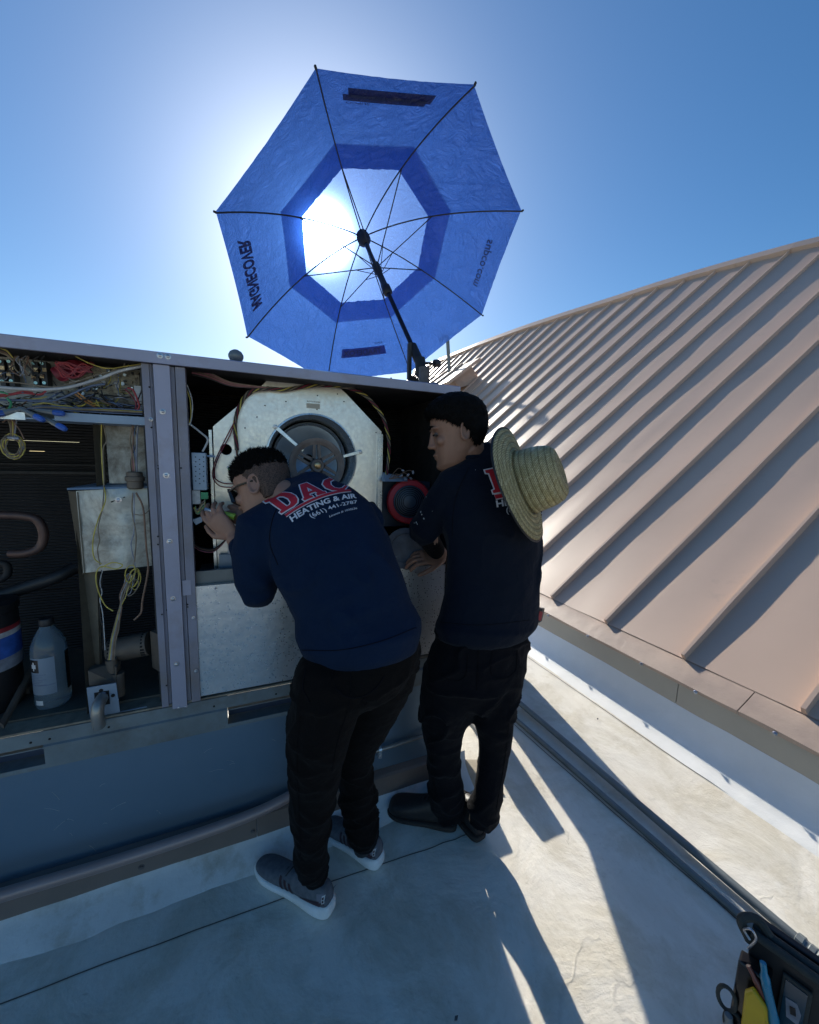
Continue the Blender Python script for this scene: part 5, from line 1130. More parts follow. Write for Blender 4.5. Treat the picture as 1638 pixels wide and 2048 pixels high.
# rows: height, front, back, half width, front cut
hA = hair_shell(PA, RA, 1, [(.052, .096, -.103, .079, .090), (.072, .096, -.103, .080, .09), (.092, .088, -.098, .076, .09), (.112, .068, -.078, .062, .09), (.128, .040, -.045, .04, .09), (.136, .01, -.01, .012, .09)], 'hair', M['hair'], pa, vox=.003, amp=.0035, sc=80); strands(hA, 5000, .013, Vector((-.2, .1, .5)), 'hair_strands', M['hair'], 3)
hA2 = hair_shell(PA, RA, 1, [(-.052, .0, -.076, .0655, -.028), (-.035, .01, -.086, .0695, -.022), (-.010, .02, -.0945, .0735, -.018), (.012, .05, -.0985, .0765, .012), (.030, .07, -.1025, .0785, .036), (.052, .08, -.1035, .0785, .064), (.066, .085, -.102, .0775, .075)], 'hair_fade', M['fade'], pa, amp=.0006); strands(hA2, 5000, .0045, Vector((0, 0, -.3)), 'hair_strands', M['hair'], 4, .0007)
# sunglasses pushed on the brow
gl = MB(); 
for q in (-1, 1): 
    gl.tube([PA(.088, q * .066, .018), PA(.04, q * .079, .019), PA(-.018, q * .080, .012)], .0032, 6)
    gl.hexa([PA(.092, q * .006, -.024), PA(.074, q * .066, -.022), PA(.079, q * .068, .026), PA(.094, q * .006, .026), PA(.104, q * .006, -.024), PA(.084, q * .072, -.022), PA(.085, q * .072, .026), PA(.100, q * .006, .026)])
gl.hexa([PA(.092, -.012, .012), PA(.092, .012, .012), PA(.092, .012, .024), PA(.092, -.012, .024), PA(.102, -.012, .012), PA(.102, .012, .012), PA(.102, .012, .024), PA(.102, -.012, .024)])
gla = gl.build('sunglasses', M['blackgloss'], pa)
limb_ = MB(); limb_.tube([lp(620, 1690, 1.07), lp(623, 1735, 1.085), lp(629, 1755, 1.10)], [.045, .040, .032], 14); limb_.build('sock', M['pantA'], pa, True)
limb_ = MB(); limb_.tube([lp(722, 1640, 1.15), lp(723, 1675, 1.155), lp(725, 1694, 1.172)], [.046, .040, .033], 14); limb_.build('sock', M['black'], pa, True)
# shoes -------------------------------------------------
def shoe(par, heel, toe, s, style, lift=0):
    """running shoe / boot built from cross sections along the foot"""
    A = Vector(heel); D = (Vector(toe) - A); D.z = 0; Lg = D.length; D.normalize(); Sd = Vector((-D.y, D.x, 0))
    # t, half width sole, sole height, upper half width, upper height
    if style == 'run': sec = [(0, .022, .052, .020, .082), (.06, .038, .052, .031, .104), (.16, .041, .048, .036, .106), (.3, .038, .040, .037, .104), (.42, .036, .033, .036, .100), (.55, .038, .029, .036, .078), (.7, .045, .028, .042, .066), (.84, .045, .030, .041, .056), (.94, .034, .033, .030, .047), (1.0, .016, .036, .012, .038)]
    else: sec = [(0, .024, .030, .022, .10), (.06, .037, .030, .034, .13), (.18, .040, .030, .037, .135), (.3, .039, .028, .038, .13), (.42, .039, .024, .040, .115), (.55, .043, .022, .044, .098), (.7, .049, .022, .050, .084), (.84, .050, .023, .050, .076), (.94, .040, .026, .039, .066), (1.0, .022, .03, .018, .048)]
    so_ = MB(); n = 14; rings = []
    def ring(t, hw, z0, z1, sq):
        c = A + D * (t * Lg); out = []
        for k in range(n):
            a = 2 * PI * k / n; x, z = math.cos(a), math.sin(a)
            out.append(c + Sd * (hw * math.copysign(abs(x) ** sq, x)) + Vector((0, 0, (z0 + z1) / 2 + (z1 - z0) / 2 * math.copysign(abs(z) ** sq, z))))
        return out
    def skinr(rs):
        mb = MB(); 
        for r in rs: mb.v += [tuple(p) for p in r]
        for i in range(len(rs) - 1):
            for k in range(n): mb.f.append((i * n + k, i * n + (k + 1) % n, (i + 1) * n + (k + 1) % n, (i + 1) * n + k))
        mb.f.append(tuple(range(n))[::-1]); mb.f.append(tuple((len(rs) - 1) * n + k for k in range(n))); return mb
    rock = lambda t: .006 * max(0, (t - .75) / .25) ** 2 + .004 * max(0, (.12 - t) / .12)
    sl_ = []
    ex = .010 if style == 'run' else .003
    for t, hs_, zs, hu, zu in sec: sl_.append(ring(t + (-.012 if t == 0 else .01 if t == 1 else 0), hs_, rock(t) + .001, zs, .55))
    up__ = [ring(min(max(t, .015), .985), hu, zs * .6, zu, .85) for t, hs_, zs, hu, zu in sec]
    def sub(mb, name, m):
        o = mb.build(name, m, None if par is None else par, True); md = o.modifiers.new('s', 'SUBSURF'); md.levels = 1; md.render_levels = 2; return o
    u = sub(skinr(up__), 'shoe' if style == 'run' else 'boot', M['shoe_grey'] if style == 'run' else M['boot'])
    return u, (A, D, Sd, Lg, sec, sub(skinr(sl_), 'sole', M['sole_white'] if style == 'run' else M['boot_sole']))
M['shoe_grey'] = mat('knit_grey', (.13, .14, .16), .8, 0, (.085, .094, .11), 60, bump=.0008, bscale=300)
M['shoe_maroon'] = mat('shoe_stripe', (.045, .018, .026), .6)
M['shoe_light'] = mat('shoe_heel_grey', (.20, .20, .24), .7)
M['sole_white'] = mat('foam_sole', (.80, .82, .82), .6, 0, (.68, .68, .64), 14, bump=.0006, bscale=150)
M['boot'] = mat('black_boot_leather', (.022, .018, .017), .5, 0, (.014, .012, .012), 14, dust=(.06, .05, .045), dscale=10, dlo=.52, dhi=.8, bump=.001, bscale=60)
M['boot_sole'] = mat('boot_sole', (.03, .025, .022), .8)
def run_shoe(par, heel, toe):
    u, (A, D, Sd, Lg, sec, so_) = shoe(par, heel, toe, 1, 'run')
    so_.parent = u; so_.matrix_parent_inverse.identity()
    dg = bpy.context.evaluated_depsgraph_get(); dg.update()
    ev = u.evaluated_get(dg); m_ = ev.to_mesh(); T = BVHTree.FromPolygons([v.co.copy() for v in m_.vertices], [tuple(p.vertices) for p in m_.polygons]); ev.to_mesh_clear()
    def onshoe(t, h, side=-1, off=.0015):    # side -1: right side of travel direction
        o_ = A + D * (t * Lg) + Sd * side * .15 + Vector((0, 0, h)); loc, n_, i, d = T.ray_cast(o_, -Sd * side)
        return (loc + Sd * side * off) if loc is not None else (A + D * (t * Lg) + Sd * side * .035 + Vector((0, 0, h)))
    def patch(pts, m, name, side=-1, off=.0015, nn=5):    # quad in (t,h)
        vs = []; 
        for j in range(nn + 1):
            for i in range(nn + 1):
                a, b = i / nn, j / nn; t = (pts[0][0] * (1 - a) + pts[1][0] * a) * (1 - b) + (pts[3][0] * (1 - a) + pts[2][0] * a) * b; h = (pts[0][1] * (1 - a) + pts[1][1] * a) * (1 - b) + (pts[3][1] * (1 - a) + pts[2][1] * a) * b
                vs.append(onshoe(t, h, side, off))
        MB().add(vs, [(j * (nn + 1) + i, j * (nn + 1) + i + 1, (j + 1) * (nn + 1) + i + 1, (j + 1) * (nn + 1) + i) for j in range(nn) for i in range(nn)]).build(name, m, u, True)
    for side in (-1, 1):
        for q in range(3):
            t = .40 + .062 * q; patch([(t, .036), (t + .032, .034), (t + .072, .070), (t + .040, .071)], M['shoe_maroon'], 'stripe', side)
        patch([(.03, .050), (.36, .038), (.26, .056), (.05, .075)], M['shoe_maroon'], 'heel_counter', side)
        patch([(.02, .076), (.10, .064), (.12, .090), (.05, .092)], M['shoe_light'], 'heel_panel', side, .0012)
    patch([(.035, .068), (.060, .066), (.064, .088), (.042, .089)], M['w_white'], 'heel_tab', 1, .0028); patch([(.040, .071), (.055, .070), (.057, .077), (.043, .078)], M['shoe_maroon'], 'tab_mark', 1, .0036, 2); patch([(.043, .080), (.058, .079), (.06, .085), (.046, .086)], M['shoe_maroon'], 'tab_mark', 1, .0036, 2)
    for q in range(5):
        t = .50 + .055 * q; h = .088 - .010 * q; c = A + D * (t * Lg) + Vector((0, 0, h - .004))
        MB().tube(spl([c - Sd * .024 + Vector((0, 0, -.008)), c + Vector((0, 0, .0035)), c + Sd * .024 + D * .008 + Vector((0, 0, -.008))], 4), .0022, 6).build('lace', M['black'], u, True)
    return u
run_shoe(pa, Vector((.212, 1.058, 0)), Vector((-.005, 1.305, 0)))
run_shoe(pa, Vector((.405, 1.138, 0)), Vector((.24, 1.375, 0)))
rebase(pa, (.27, 1.2, 0))

# ------------------------------------------------ worker B (right, upright)
pb_ = thing('person', 'person standing upright on the right in dark clothes, black hair and black boots', 'person', 'workers at the open unit')
mb = MB()
loft(mb, [(872, 1256, 1064, 1250, 1.125, .130), (880, 1238, 1070, 1235, 1.13, .122), (893, 1190, 1072, 1185, 1.13, .118), (899, 1140, 1073, 1130, 1.135, .116), (896, 1090, 1074, 1080, 1.14, .118), (885, 1030, 1076, 1020, 1.15, .118), (890, 980, 1060, 965, 1.16, .108), (905, 945, 1022, 925, 1.17, .090), (925, 925, 990, 908, 1.18, .065), (932, 915, 985, 895, 1.185, .05)], 28)
# near arm sleeve: shoulder to elbow, reaching into the bay
limb(mb, [(lp(950, 950, 1.16), .075), (lp(905, 975, 1.17), .072), (lp(880, 1010, 1.21), .064), (lp(862, 1040, 1.25), .062), (lp(848, 1062, 1.28), .060)], 18)
limb(mb, [(lp(1035, 975, 1.12), .06), (lp(1052, 1030, 1.10), .058), (lp(1050, 1080, 1.14), .052)], 14)
sh = remesh(mb, .0065, 7)
folds(sh, fold_px([(930, 1220, 1040, 1170, 1.0, .005, .018), (905, 1180, 980, 1120, 1.02, .005, .018), (950, 1240, 1060, 1200, .99, -.005, .014), (985, 1050, 1000, 1180, .98, .006, .018), (1015, 1060, 1030, 1190, .99, -.005, .015), (1045, 1080, 1060, 1200, 1.0, .006, .016), (900, 990, 930, 1060, 1.05, -.008, .016), (885, 1000, 850, 1050, 1.16, .005, .014), (905, 1090, 960, 1130, 1.04, .005, .015), (900, 1140, 950, 1190, 1.04, -.005, .013), (900, 1245, 1060, 1232, .99, .006, .010)]))
wobble(sh, .003, 8, (1, 1, 1), 14); creases(sh, .014, 6, (1.7, 1.7, .6), 14, (.98, 1.27))
shB = link('shirt', sh, M['shirtB'], pb_, True)
mb = MB(); limb(mb, [(lp(852, 1055, 1.275), .046), (lp(860, 1082, 1.32), .041), (lp(874, 1104, 1.342), .036)], 16); link('undersleeve', remesh(mb, .006, 3), M['pantB'], pb_, True)
# collar ring
vs = []
mb = MB(); P = []
ncB = lp(945, 905, 1.19)
for i in range(25):
    a = 2 * PI * i / 24; P.append(ncB + Vector((.062 * math.cos(a), .058 * math.sin(a), .010 * math.cos(a - .3) + .012 * math.sin(a))))
mb.tube(P, .0085, 8); mb.build('collar', M['shirtB'], pb_, True)
mb = MB()
loft(mb, [(888, 1235, 1052, 1230, 1.135, .095), (870, 1290, 1052, 1290, 1.13, .116), (852, 1330, 1044, 1335, 1.125, .122), (848, 1370, 1032, 1380, 1.125, .115)], 26)
loft(mb, [(848, 1340, 955, 1350, 1.14, .10), (840, 1390, 950, 1395, 1.14, .098), (840, 1430, 936, 1432, 1.145, .088), (842, 1470, 923, 1468, 1.15, .072), (852, 1510, 920, 1510, 1.16, .066), (856, 1560, 924, 1560, 1.17, .066), (856, 1594, 928, 1600, 1.18, .066), (858, 1622, 930, 1630, 1.19, .050)], 22)
loft(mb, [(948, 1330, 1040, 1330, 1.11, .10), (954, 1380, 1028, 1385, 1.10, .096), (957, 1420, 1020, 1430, 1.095, .086), (949, 1450, 1020, 1465, 1.09, .080), (960, 1490, 1014, 1500, 1.09, .064), (958, 1540, 1006, 1545, 1.085, .062), (950, 1590, 1000, 1595, 1.085, .062), (938, 1622, 995, 1628, 1.095, .060), (940, 1642, 988, 1646, 1.095, .044)], 22)
tr_ = remesh(mb, .0065, 5)
folds(tr_, fold_px([(855, 1400, 930, 1440, 1.05, .007, .013), (850, 1440, 925, 1462, 1.06, -.008, .010), (862, 1475, 925, 1480, 1.07, .006, .010), (865, 1540, 925, 1560, 1.09, .004, .012), (862, 1600, 925, 1590, 1.1, .006, .010), (950, 1440, 1025, 1465, 1.0, .008, .012), (955, 1470, 1020, 1475, 1.01, -.009, .010), (960, 1530, 1010, 1550, 1.01, .005, .010), (950, 1590, 1000, 1580, 1.01, .006, .010), (945, 1620, 995, 1612, 1.01, -.005, .009), (900, 1300, 960, 1340, 1.0, .005, .014), (960, 1340, 1020, 1290, .99, .006, .016), (870, 1330, 900, 1400, 1.02, .006, .016), (980, 1360, 1020, 1440, 1.0, .005, .014), (955, 1330, 958, 1400, 1.0, -.010, .012)]))
wobble(tr_, .003, 12, (1, 1, 1.3), 22); creases(tr_, .017, 7, (1, 1, 1.9), 22, (-9, .92))
trB = link('trousers', tr_, M['pantB'], pb_, True)
tp = tag(MB().hexa([lp(1066, 1214, 1.07), lp(1086, 1218, 1.07), lp(1080, 1246, 1.07), lp(1064, 1244, 1.07), lp(1068, 1212, 1.11), lp(1090, 1216, 1.11), lp(1084, 1243, 1.11), lp(1066, 1242, 1.11)]).build('tape_measure', M['black'], None, False, .004), 'small black and red tape measure clipped at the hip of the right worker', 'tape measure')
MB().slab([lp(1079, 1222, 1.068), lp(1085, 1224, 1.068), lp(1081, 1241, 1.068), lp(1075, 1240, 1.068)], (0, -.002, 0)).build('red_face', M['w_red'], tp)
# body
mb = MB()
Fb = Vector((-.93, .34, -.22)).normalized(); Ub = Vector((-.10, .06, .99)); hcB = lp(913, 868, 1.20)
PB, RB_ = head(mb, hcB, Fb, Ub, .96)
limb(mb, [(lp(950, 935, 1.19), .060), (lp(940, 905, 1.19), .056), (PB(-.03, 0, -.05), .056)], 18)
limb(mb, [(lp(970, 1230, 1.13), .08), (lp(970, 1100, 1.14), .09), (lp(955, 960, 1.17), .07)], 14)
limb(mb, [(lp(980, 960, 1.16), .05), (lp(900, 980, 1.18), .05), (lp(855, 1055, 1.27), .042), (lp(862, 1085, 1.32), .036), (lp(880, 1108, 1.345), .030), (lp(878, 1120, 1.35), .027)], 14)
limb(mb, [(lp(980, 960, 1.16), .05), (lp(1045, 1000, 1.12), .045), (lp(1050, 1070, 1.14), .036), (lp(1000, 1110, 1.20), .03)], 12)
limb(mb, [(lp(960, 1230, 1.13), .08), (lp(900, 1380, 1.14), .07), (lp(890, 1500, 1.16), .045), (lp(895, 1625, 1.19), .028)], 12)
limb(mb, [(lp(980, 1230, 1.13), .08), (lp(1000, 1380, 1.10), .07), (lp(990, 1500, 1.09), .045), (lp(966, 1640, 1.085), .028)], 12)
wb = lp(882, 1118, 1.352)
hand(mb, wb, lp(835, 1112, 1.345) - wb, Vector((.1, -.5, .8)), .98, -1, [(.3, .7, .4), (.35, .7, .4), (.4, .7, .4), (.5, .7, .4)], (.4, .5))
wb2 = lp(1000, 1110, 1.20); hand(mb, wb2, Vector((-.8, .6, 0)), Vector((0, -.3, .9)), .9, 1)
bodyB = link('body', remesh(mb, .0034, 2), M['skinB'], pb_, True)
hB = hair_shell(PB, RB_, 1, [(-.052, -.02, -.080, .058, -.050), (-.036, .0, -.096, .066, -.046), (-.018, .0, -.106, .073, -.036), (-.006, .01, -.113, .078, -.012), (.008, .02, -.118, .0815, .004), (.022, .05, -.122, .085, .012), (.036, .08, -.123, .087, .022), (.050, .098, -.124, .088, .044), (.062, .104, -.123, .089, .068), (.078, .108, -.121, .088, .092), (.098, .102, -.112, .083, .12), (.118, .086, -.094, .071, .12), (.136, .056, -.064, .050, .12), (.146, .022, -.03, .024, .12), (.150, .005, -.01, .01, .12)], 'hair', M['hair'], pb_, vox=.003, amp=.0030, sc=85, seed=5); strands(hB, 9000, .011, Vector((-.3, 0, -.75)), 'hair_strands', M['hair'], 5, .0009)
MB().tube([PB(.045, .077, .03), PB(.03, .080, .005), PB(.028, .079, -.018)], .004, 6).build('sideburn', M['hair'], pb_, True) if False else None
for q in (-1, 1):
    MB().tube(spl([PB(.093, q * .014, .034), PB(.092, q * .032, .040), PB(.078, q * .052, .034)], 4), [.002, .0028, .0034, .0034, .0034, .003, .003, .002, .0015], 6).build('eyebrow', M['hair'], pb_, True)
    MB().tube(spl([PB(.087, q * .018, .008), PB(.0875, q * .032, .010), PB(.076, q * .046, .006)], 4), .0022, 6).build('eyelashes', M['hair'], pb_, True)
    MB().lathe([(.001, .012), (.008, .008), (.0105, 0), (.008, -.008), (.001, -.01)], PB(.0745, q * .031, .009), PB(1, 0, 0) - PB(0, 0, 0), 12).build('eye', M['eye'], pb_, True)
def boot(par, heel, toe):
    u, (A, D, Sd, Lg, sec, so_) = shoe(par, heel, toe, 1, 'boot'); so_.parent = u; so_.matrix_parent_inverse.identity()
    for q in range(5):
        t = .40 + .06 * q; h = .122 - .010 * q; c = A + D * (t * Lg) + Vector((0, 0, h - .004))
        MB().tube(spl([c - Sd * .026 + Vector((0, 0, -.010)), c + Vector((0, 0, .004)), c + Sd * .026 + D * .008 + Vector((0, 0, -.010))], 4), .0024, 6).build('lace', M['black'], u, True)
    return u
boot(pb_, Vector((.735, 1.172, 0)), Vector((.505, 1.345, 0)))
boot(pb_, Vector((.795, 1.085, 0)), Vector((.755, 1.375, 0)))
rebase(pb_, (.70, 1.2, 0))
# both shirts carry printed lettering laid on the cloth
M['seam'] = mat('thread_seam', (.006, .006, .008), .8, spec=.08)
def seamline(o, pts, par, r=.0011, name='stitched_seam', m='seam', off=.0008):
    P = []
    for p in spl([Vector((x, y, 0)) for x, y in pts], 8):
        q, n_ = hitpx(o, p.x, p.y, off)
        if q is not None: P.append(q)
    if len(P) > 3:
        o2 = MB().tube(P, r, 5).build(name, M[m], None, True); o2.parent = par; o2.location = -par.location
seamline(trA, [(672, 1378), (690, 1392), (722, 1394), (752, 1376), (768, 1352)], pa, .0022, 'pocket_edge')
seamline(trA, [(668, 1330), (664, 1352), (672, 1378)], pa); seamline(trA, [(700, 1335), (700, 1400), (676, 1480), (664, 1540)], pa); seamline(trA, [(612, 1340), (606, 1375), (620, 1405)], pa, .0022, 'pocket_edge')
seamline(trA, [(600, 1420), (594, 1520), (598, 1620), (602, 1720)], pa); seamline(trA, [(722, 1402), (729, 1397), (735, 1403), (729, 1409), (722, 1403)], pa, .0012, 'button_ring')
seamline(trB, [(886, 1300), (884, 1345), (905, 1362), (930, 1352), (936, 1310)], pb_, .0018, 'pocket_edge'); seamline(trB, [(985, 1300), (982, 1345), (1002, 1358), (1030, 1342), (1034, 1300)], pb_, .0018, 'pocket_edge')
seamline(trB, [(958, 1275), (956, 1330), (953, 1380)], pb_, .0018); seamline(trB, [(868, 1380), (862, 1480), (872, 1600)], pb_); seamline(trB, [(1020, 1400), (1012, 1500), (992, 1620)], pb_)
seamline(shA, [(560, 1003), (545, 1040), (540, 1085), (556, 1130)], pa); seamline(shA, [(604, 1300), (680, 1300), (760, 1283), (832, 1255)], pa)
seamline(shB, [(938, 935), (915, 985), (906, 1030), (905, 1075)], pb_); seamline(shB, [(880, 1244), (960, 1250), (1060, 1240)], pb_)
for fx in range(2):
    pass
def project(o, uv, fs, quad, m, name, par, off=.0012, bow=0, maxe=None):
    """quad: picture positions of (0,0),(1,0),(0,1),(1,1) of the print; laid onto the surface of o"""
    bm = bmesh.new(); bvs = [bm.verts.new((a, b, 0)) for a, b in uv]
    for f in fs:
        try: bm.faces.new([bvs[i] for i in f])
        except ValueError: pass
    bmesh.ops.triangulate(bm, faces=bm.faces)
    for _ in range(4):
        es = [e for e in bm.edges if e.calc_length() > (maxe or .05)]
        if not es: break
        bmesh.ops.subdivide_edges(bm, edges=es, cuts=1); bmesh.ops.triangulate(bm, faces=bm.faces)
    bad = []
    A, B, C, D = quad
    for v in bm.verts:
        a, b = v.co.x, v.co.y; w = [(1 - a) * (1 - b), a * (1 - b), (1 - a) * b, a * b]
        px = sum(wi * q[0] for wi, q in zip(w, quad)); py = sum(wi * q[1] for wi, q in zip(w, quad)) - bow * 4 * a * (1 - a)
        p, n_ = hitpx(o, px, py, off)
        if p is None: bad.append(v)
        else: v.co = p
    if bad: bmesh.ops.delete(bm, geom=bad, context='VERTS')
    me = bpy.data.meshes.new(name); bm.to_mesh(me); bm.free()
    ob = link(name, me, m, None); ob.parent = par; ob.location = -par.location; return ob
LET = {'D': ([(0, 0), (0, .12), (.12, .16), (.12, .84), (0, .88), (0, 1), (.55, 1), (.78, .92), (.92, .74), (.97, .5), (.92, .26), (.78, .08), (.55, 0)], [(.38, .18), (.38, .82), (.52, .82), (.62, .72), (.67, .5), (.62, .28), (.52, .18)]),
       'A': ([(0, 0), (0, .14), (.08, .17), (.38, 1), (.66, 1), (.94, .17), (1.02, .14), (1.02, 0), (.60, 0), (.60, .14), (.67, .17), (.64, .27), (.38, .27), (.35, .17), (.42, .14), (.42, 0)], [(.43, .42), (.60, .42), (.515, .70)]),
       'C': ([(.98, 1), (.9, 1), (.84, .93), (.7, 1), (.5, 1.02), (.2, .9), (.03, .65), (.03, .35), (.2, .1), (.5, -.02), (.75, .03), (.98, .3), (.88, .36), (.72, .2), (.55, .17), (.38, .28), (.32, .5), (.38, .73), (.55, .83), (.72, .78), (.85, .64), (.98, .64)], None)}
def letters(off):
    cu_ = bpy.data.curves.new('l', 'CURVE'); cu_.dimensions = '2D'; cu_.fill_mode = 'BOTH'; cu_.offset = off
    x0 = 0
    for ch, w in (('D', 1.0), ('A', 1.05), ('C', 1.0)):
        for lp_ in LET[ch]:
            if lp_ is None: continue
            sp = cu_.splines.new('POLY'); sp.points.add(len(lp_) - 1); sp.use_cyclic_u = True
            for i, (x, y) in enumerate(lp_): sp.points[i].co = (x0 + x, y, 0, 1)
        x0 += w + .06
    o = bpy.data.objects.new('l', cu_); COL.objects.link(o); dg = bpy.context.evaluated_depsgraph_get(); dg.update(); me = bpy.data.meshes.new_from_object(o.evaluated_get(dg)); bpy.data.objects.remove(o)
    a = np.array([v.co[:2] for v in me.vertices]); return np.column_stack([a[:, 0] / 3.17, a[:, 1]]), [tuple(p.vertices) for p in me.polygons]
M['prred'] = mat('print_red', (.46, .012, .028), .6); M['prwhite'] = mat('print_white', (.62, .64, .70), .6)
M['prred'].node_tree.nodes['Principled BSDF'].inputs['Roughness'].default_value = .6
bar = ([(0, 0), (.25, 0), (.5, 0), (.75, 0), (1, 0), (1, 1), (.75, 1), (.5, 1), (.25, 1), (0, 1)], [tuple(range(10))])
def prints(o, par, qD, qB, q1, q2, q3, bw=(0, 0, 0, 0, 0)):
    uv, fs = letters(.045); project(o, uv, fs, qD, M['prwhite'], 'shirt_print', par, .0016, bw[0], maxe=.04)
    uv, fs = letters(-.005); project(o, uv, fs, qD, M['prred'], 'shirt_print', par, .0030, bw[0], maxe=.04)
    def ex(q, k): c = (sum(p[0] for p in q) / 4, sum(p[1] for p in q) / 4); dx = (q[2][0] - q[0][0], q[2][1] - q[0][1]); return [(q[0][0] - dx[0] * k, q[0][1] - dx[1] * k), (q[1][0] - dx[0] * k, q[1][1] - dx[1] * k), (q[2][0] + dx[0] * k, q[2][1] + dx[1] * k), (q[3][0] + dx[0] * k, q[3][1] + dx[1] * k)]
    project(o, *bar, ex(qB, .22), M['prwhite'], 'shirt_print', par, .0016, bw[1], maxe=.05); project(o, *bar, qB, M['prred'], 'shirt_print', par, .0030, bw[1], maxe=.05)
    for t, q, b, w_ in (('HEATING & AIR', q1, .03, bw[2]), ('(661) 441-2787', q2, .012, bw[3]), ('License # 1030236', q3, .012, bw[4])):
        project(o, *norm_text(text_mesh(t, b)), q, M['prwhite'], 'shirt_print', par, .0020, w_, maxe=.04)
prints(shA, pa, [(564, 1028), (700, 981), (528, 1004), (686, 955)], [(573, 1034), (702, 984), (570, 1030), (699, 980)], [(585, 1045), (713, 997), (578, 1034), (711, 988)], [(627, 1039), (715, 1009), (616, 1030), (713, 1001)], [(659, 1036), (714, 1019), (658, 1031.5), (713, 1015)], (11, 11, 11, 5, 2))
prints(shB, pb_, [(986, 987), (1135, 957), (969, 941), (1118, 909)], [(991, 998), (1140, 968), (988, 990), (1136, 961)], [(993, 1015), (1150, 990), (991, 1001), (1148, 976)], [(1013, 1030), (1115, 1012), (1011, 1015), (1113, 997)], [(1028, 1037), (1085, 1028), (1028, 1033.5), (1085, 1024)])
bpy.context.view_layer.update()

# ------------------------------------------------ straw hat hanging on the back
hat = thing('straw_hat', 'wide straw hat with black edge cord hanging on the back of the right worker', 'hat')
def straw():
    m, n, l, b = newmat('woven_straw'); tc = n.new('ShaderNodeTexCoord'); co = tc.outputs['UV']
    mp = n.new('ShaderNodeMapping'); l.new(co, mp.inputs[0]); mp.inputs['Rotation'].default_value = (0, 0, .6); mp.inputs['Scale'].default_value = (1, 1, 1)
    dn_ = noi(n, l, co, 30, 3); ad = n.new('ShaderNodeMix'); ad.data_type = 'RGBA'; ad.inputs[0].default_value = .004; l.new(mp.outputs[0], ad.inputs[6]); l.new(dn_.outputs[1], ad.inputs[7])
    br = n.new('ShaderNodeTexBrick'); l.new(ad.outputs[2], br.inputs[0]); br.inputs['Scale'].default_value = 1; br.inputs['Brick Width'].default_value = .022; br.inputs['Row Height'].default_value = .0062; br.inputs['Mortar Size'].default_value = .0009; br.inputs['Mortar Smooth'].default_value = .6
    br.inputs['Color1'].default_value = (.78, .68, .40, 1); br.inputs['Color2'].default_value = (.56, .46, .23, 1); br.inputs['Mortar'].default_value = (.20, .15, .06, 1)
    w = n.new('ShaderNodeTexWave'); w.bands_direction = 'Y'; w.inputs['Scale'].default_value = 16; w.inputs['Distortion'].default_value = .6; w.inputs['Detail Scale'].default_value = 3; l.new(co, w.inputs[0])
    r2 = ramp(n, l, w.outputs[0], [(0, (.42, .36, .26)), (.16, (1, 1, 1))]); t = noi(n, l, tc.outputs['Object'], 14, 4); r3 = ramp(n, l, t.outputs[0], [(.3, (.80, .82, .76)), (.7, (1, 1, 1))])
    mx = n.new('ShaderNodeMix'); mx.data_type = 'RGBA'; mx.blend_type = 'MULTIPLY'; mx.inputs[0].default_value = .75; l.new(br.outputs[0], mx.inputs[6]); l.new(r2.outputs[0], mx.inputs[7])
    mx2 = n.new('ShaderNodeMix'); mx2.data_type = 'RGBA'; mx2.blend_type = 'MULTIPLY'; mx2.inputs[0].default_value = 1; l.new(mx.outputs[2], mx2.inputs[6]); l.new(r3.outputs[0], mx2.inputs[7])
    l.new(mx2.outputs[2], b.inputs['Base Color']); b.inputs['Roughness'].default_value = .6
    tl = n.new('ShaderNodeBsdfTranslucent'); l.new(mx2.outputs[2], tl.inputs[0]); ms = n.new('ShaderNodeMixShader'); ms.inputs[0].default_value = .25
    bp = n.new('ShaderNodeBump'); bp.inputs['Distance'].default_value = .0015; bp.invert = True; l.new(br.outputs['Fac'], bp.inputs['Height']); bp2 = n.new('ShaderNodeBump'); bp2.inputs['Distance'].default_value = .003; l.new(w.outputs[0], bp2.inputs['Height']); l.new(bp.outputs[0], bp2.inputs['Normal']); l.new(bp2.outputs[0], b.inputs['Normal'])
    out = n['Material Output']; l.new(b.outputs[0], ms.inputs[1]); l.new(tl.outputs[0], ms.inputs[2]); l.new(ms.outputs[0], out.inputs[0]); return m
M['straw'] = straw()
hc = lp(1030, 965, 1.02)
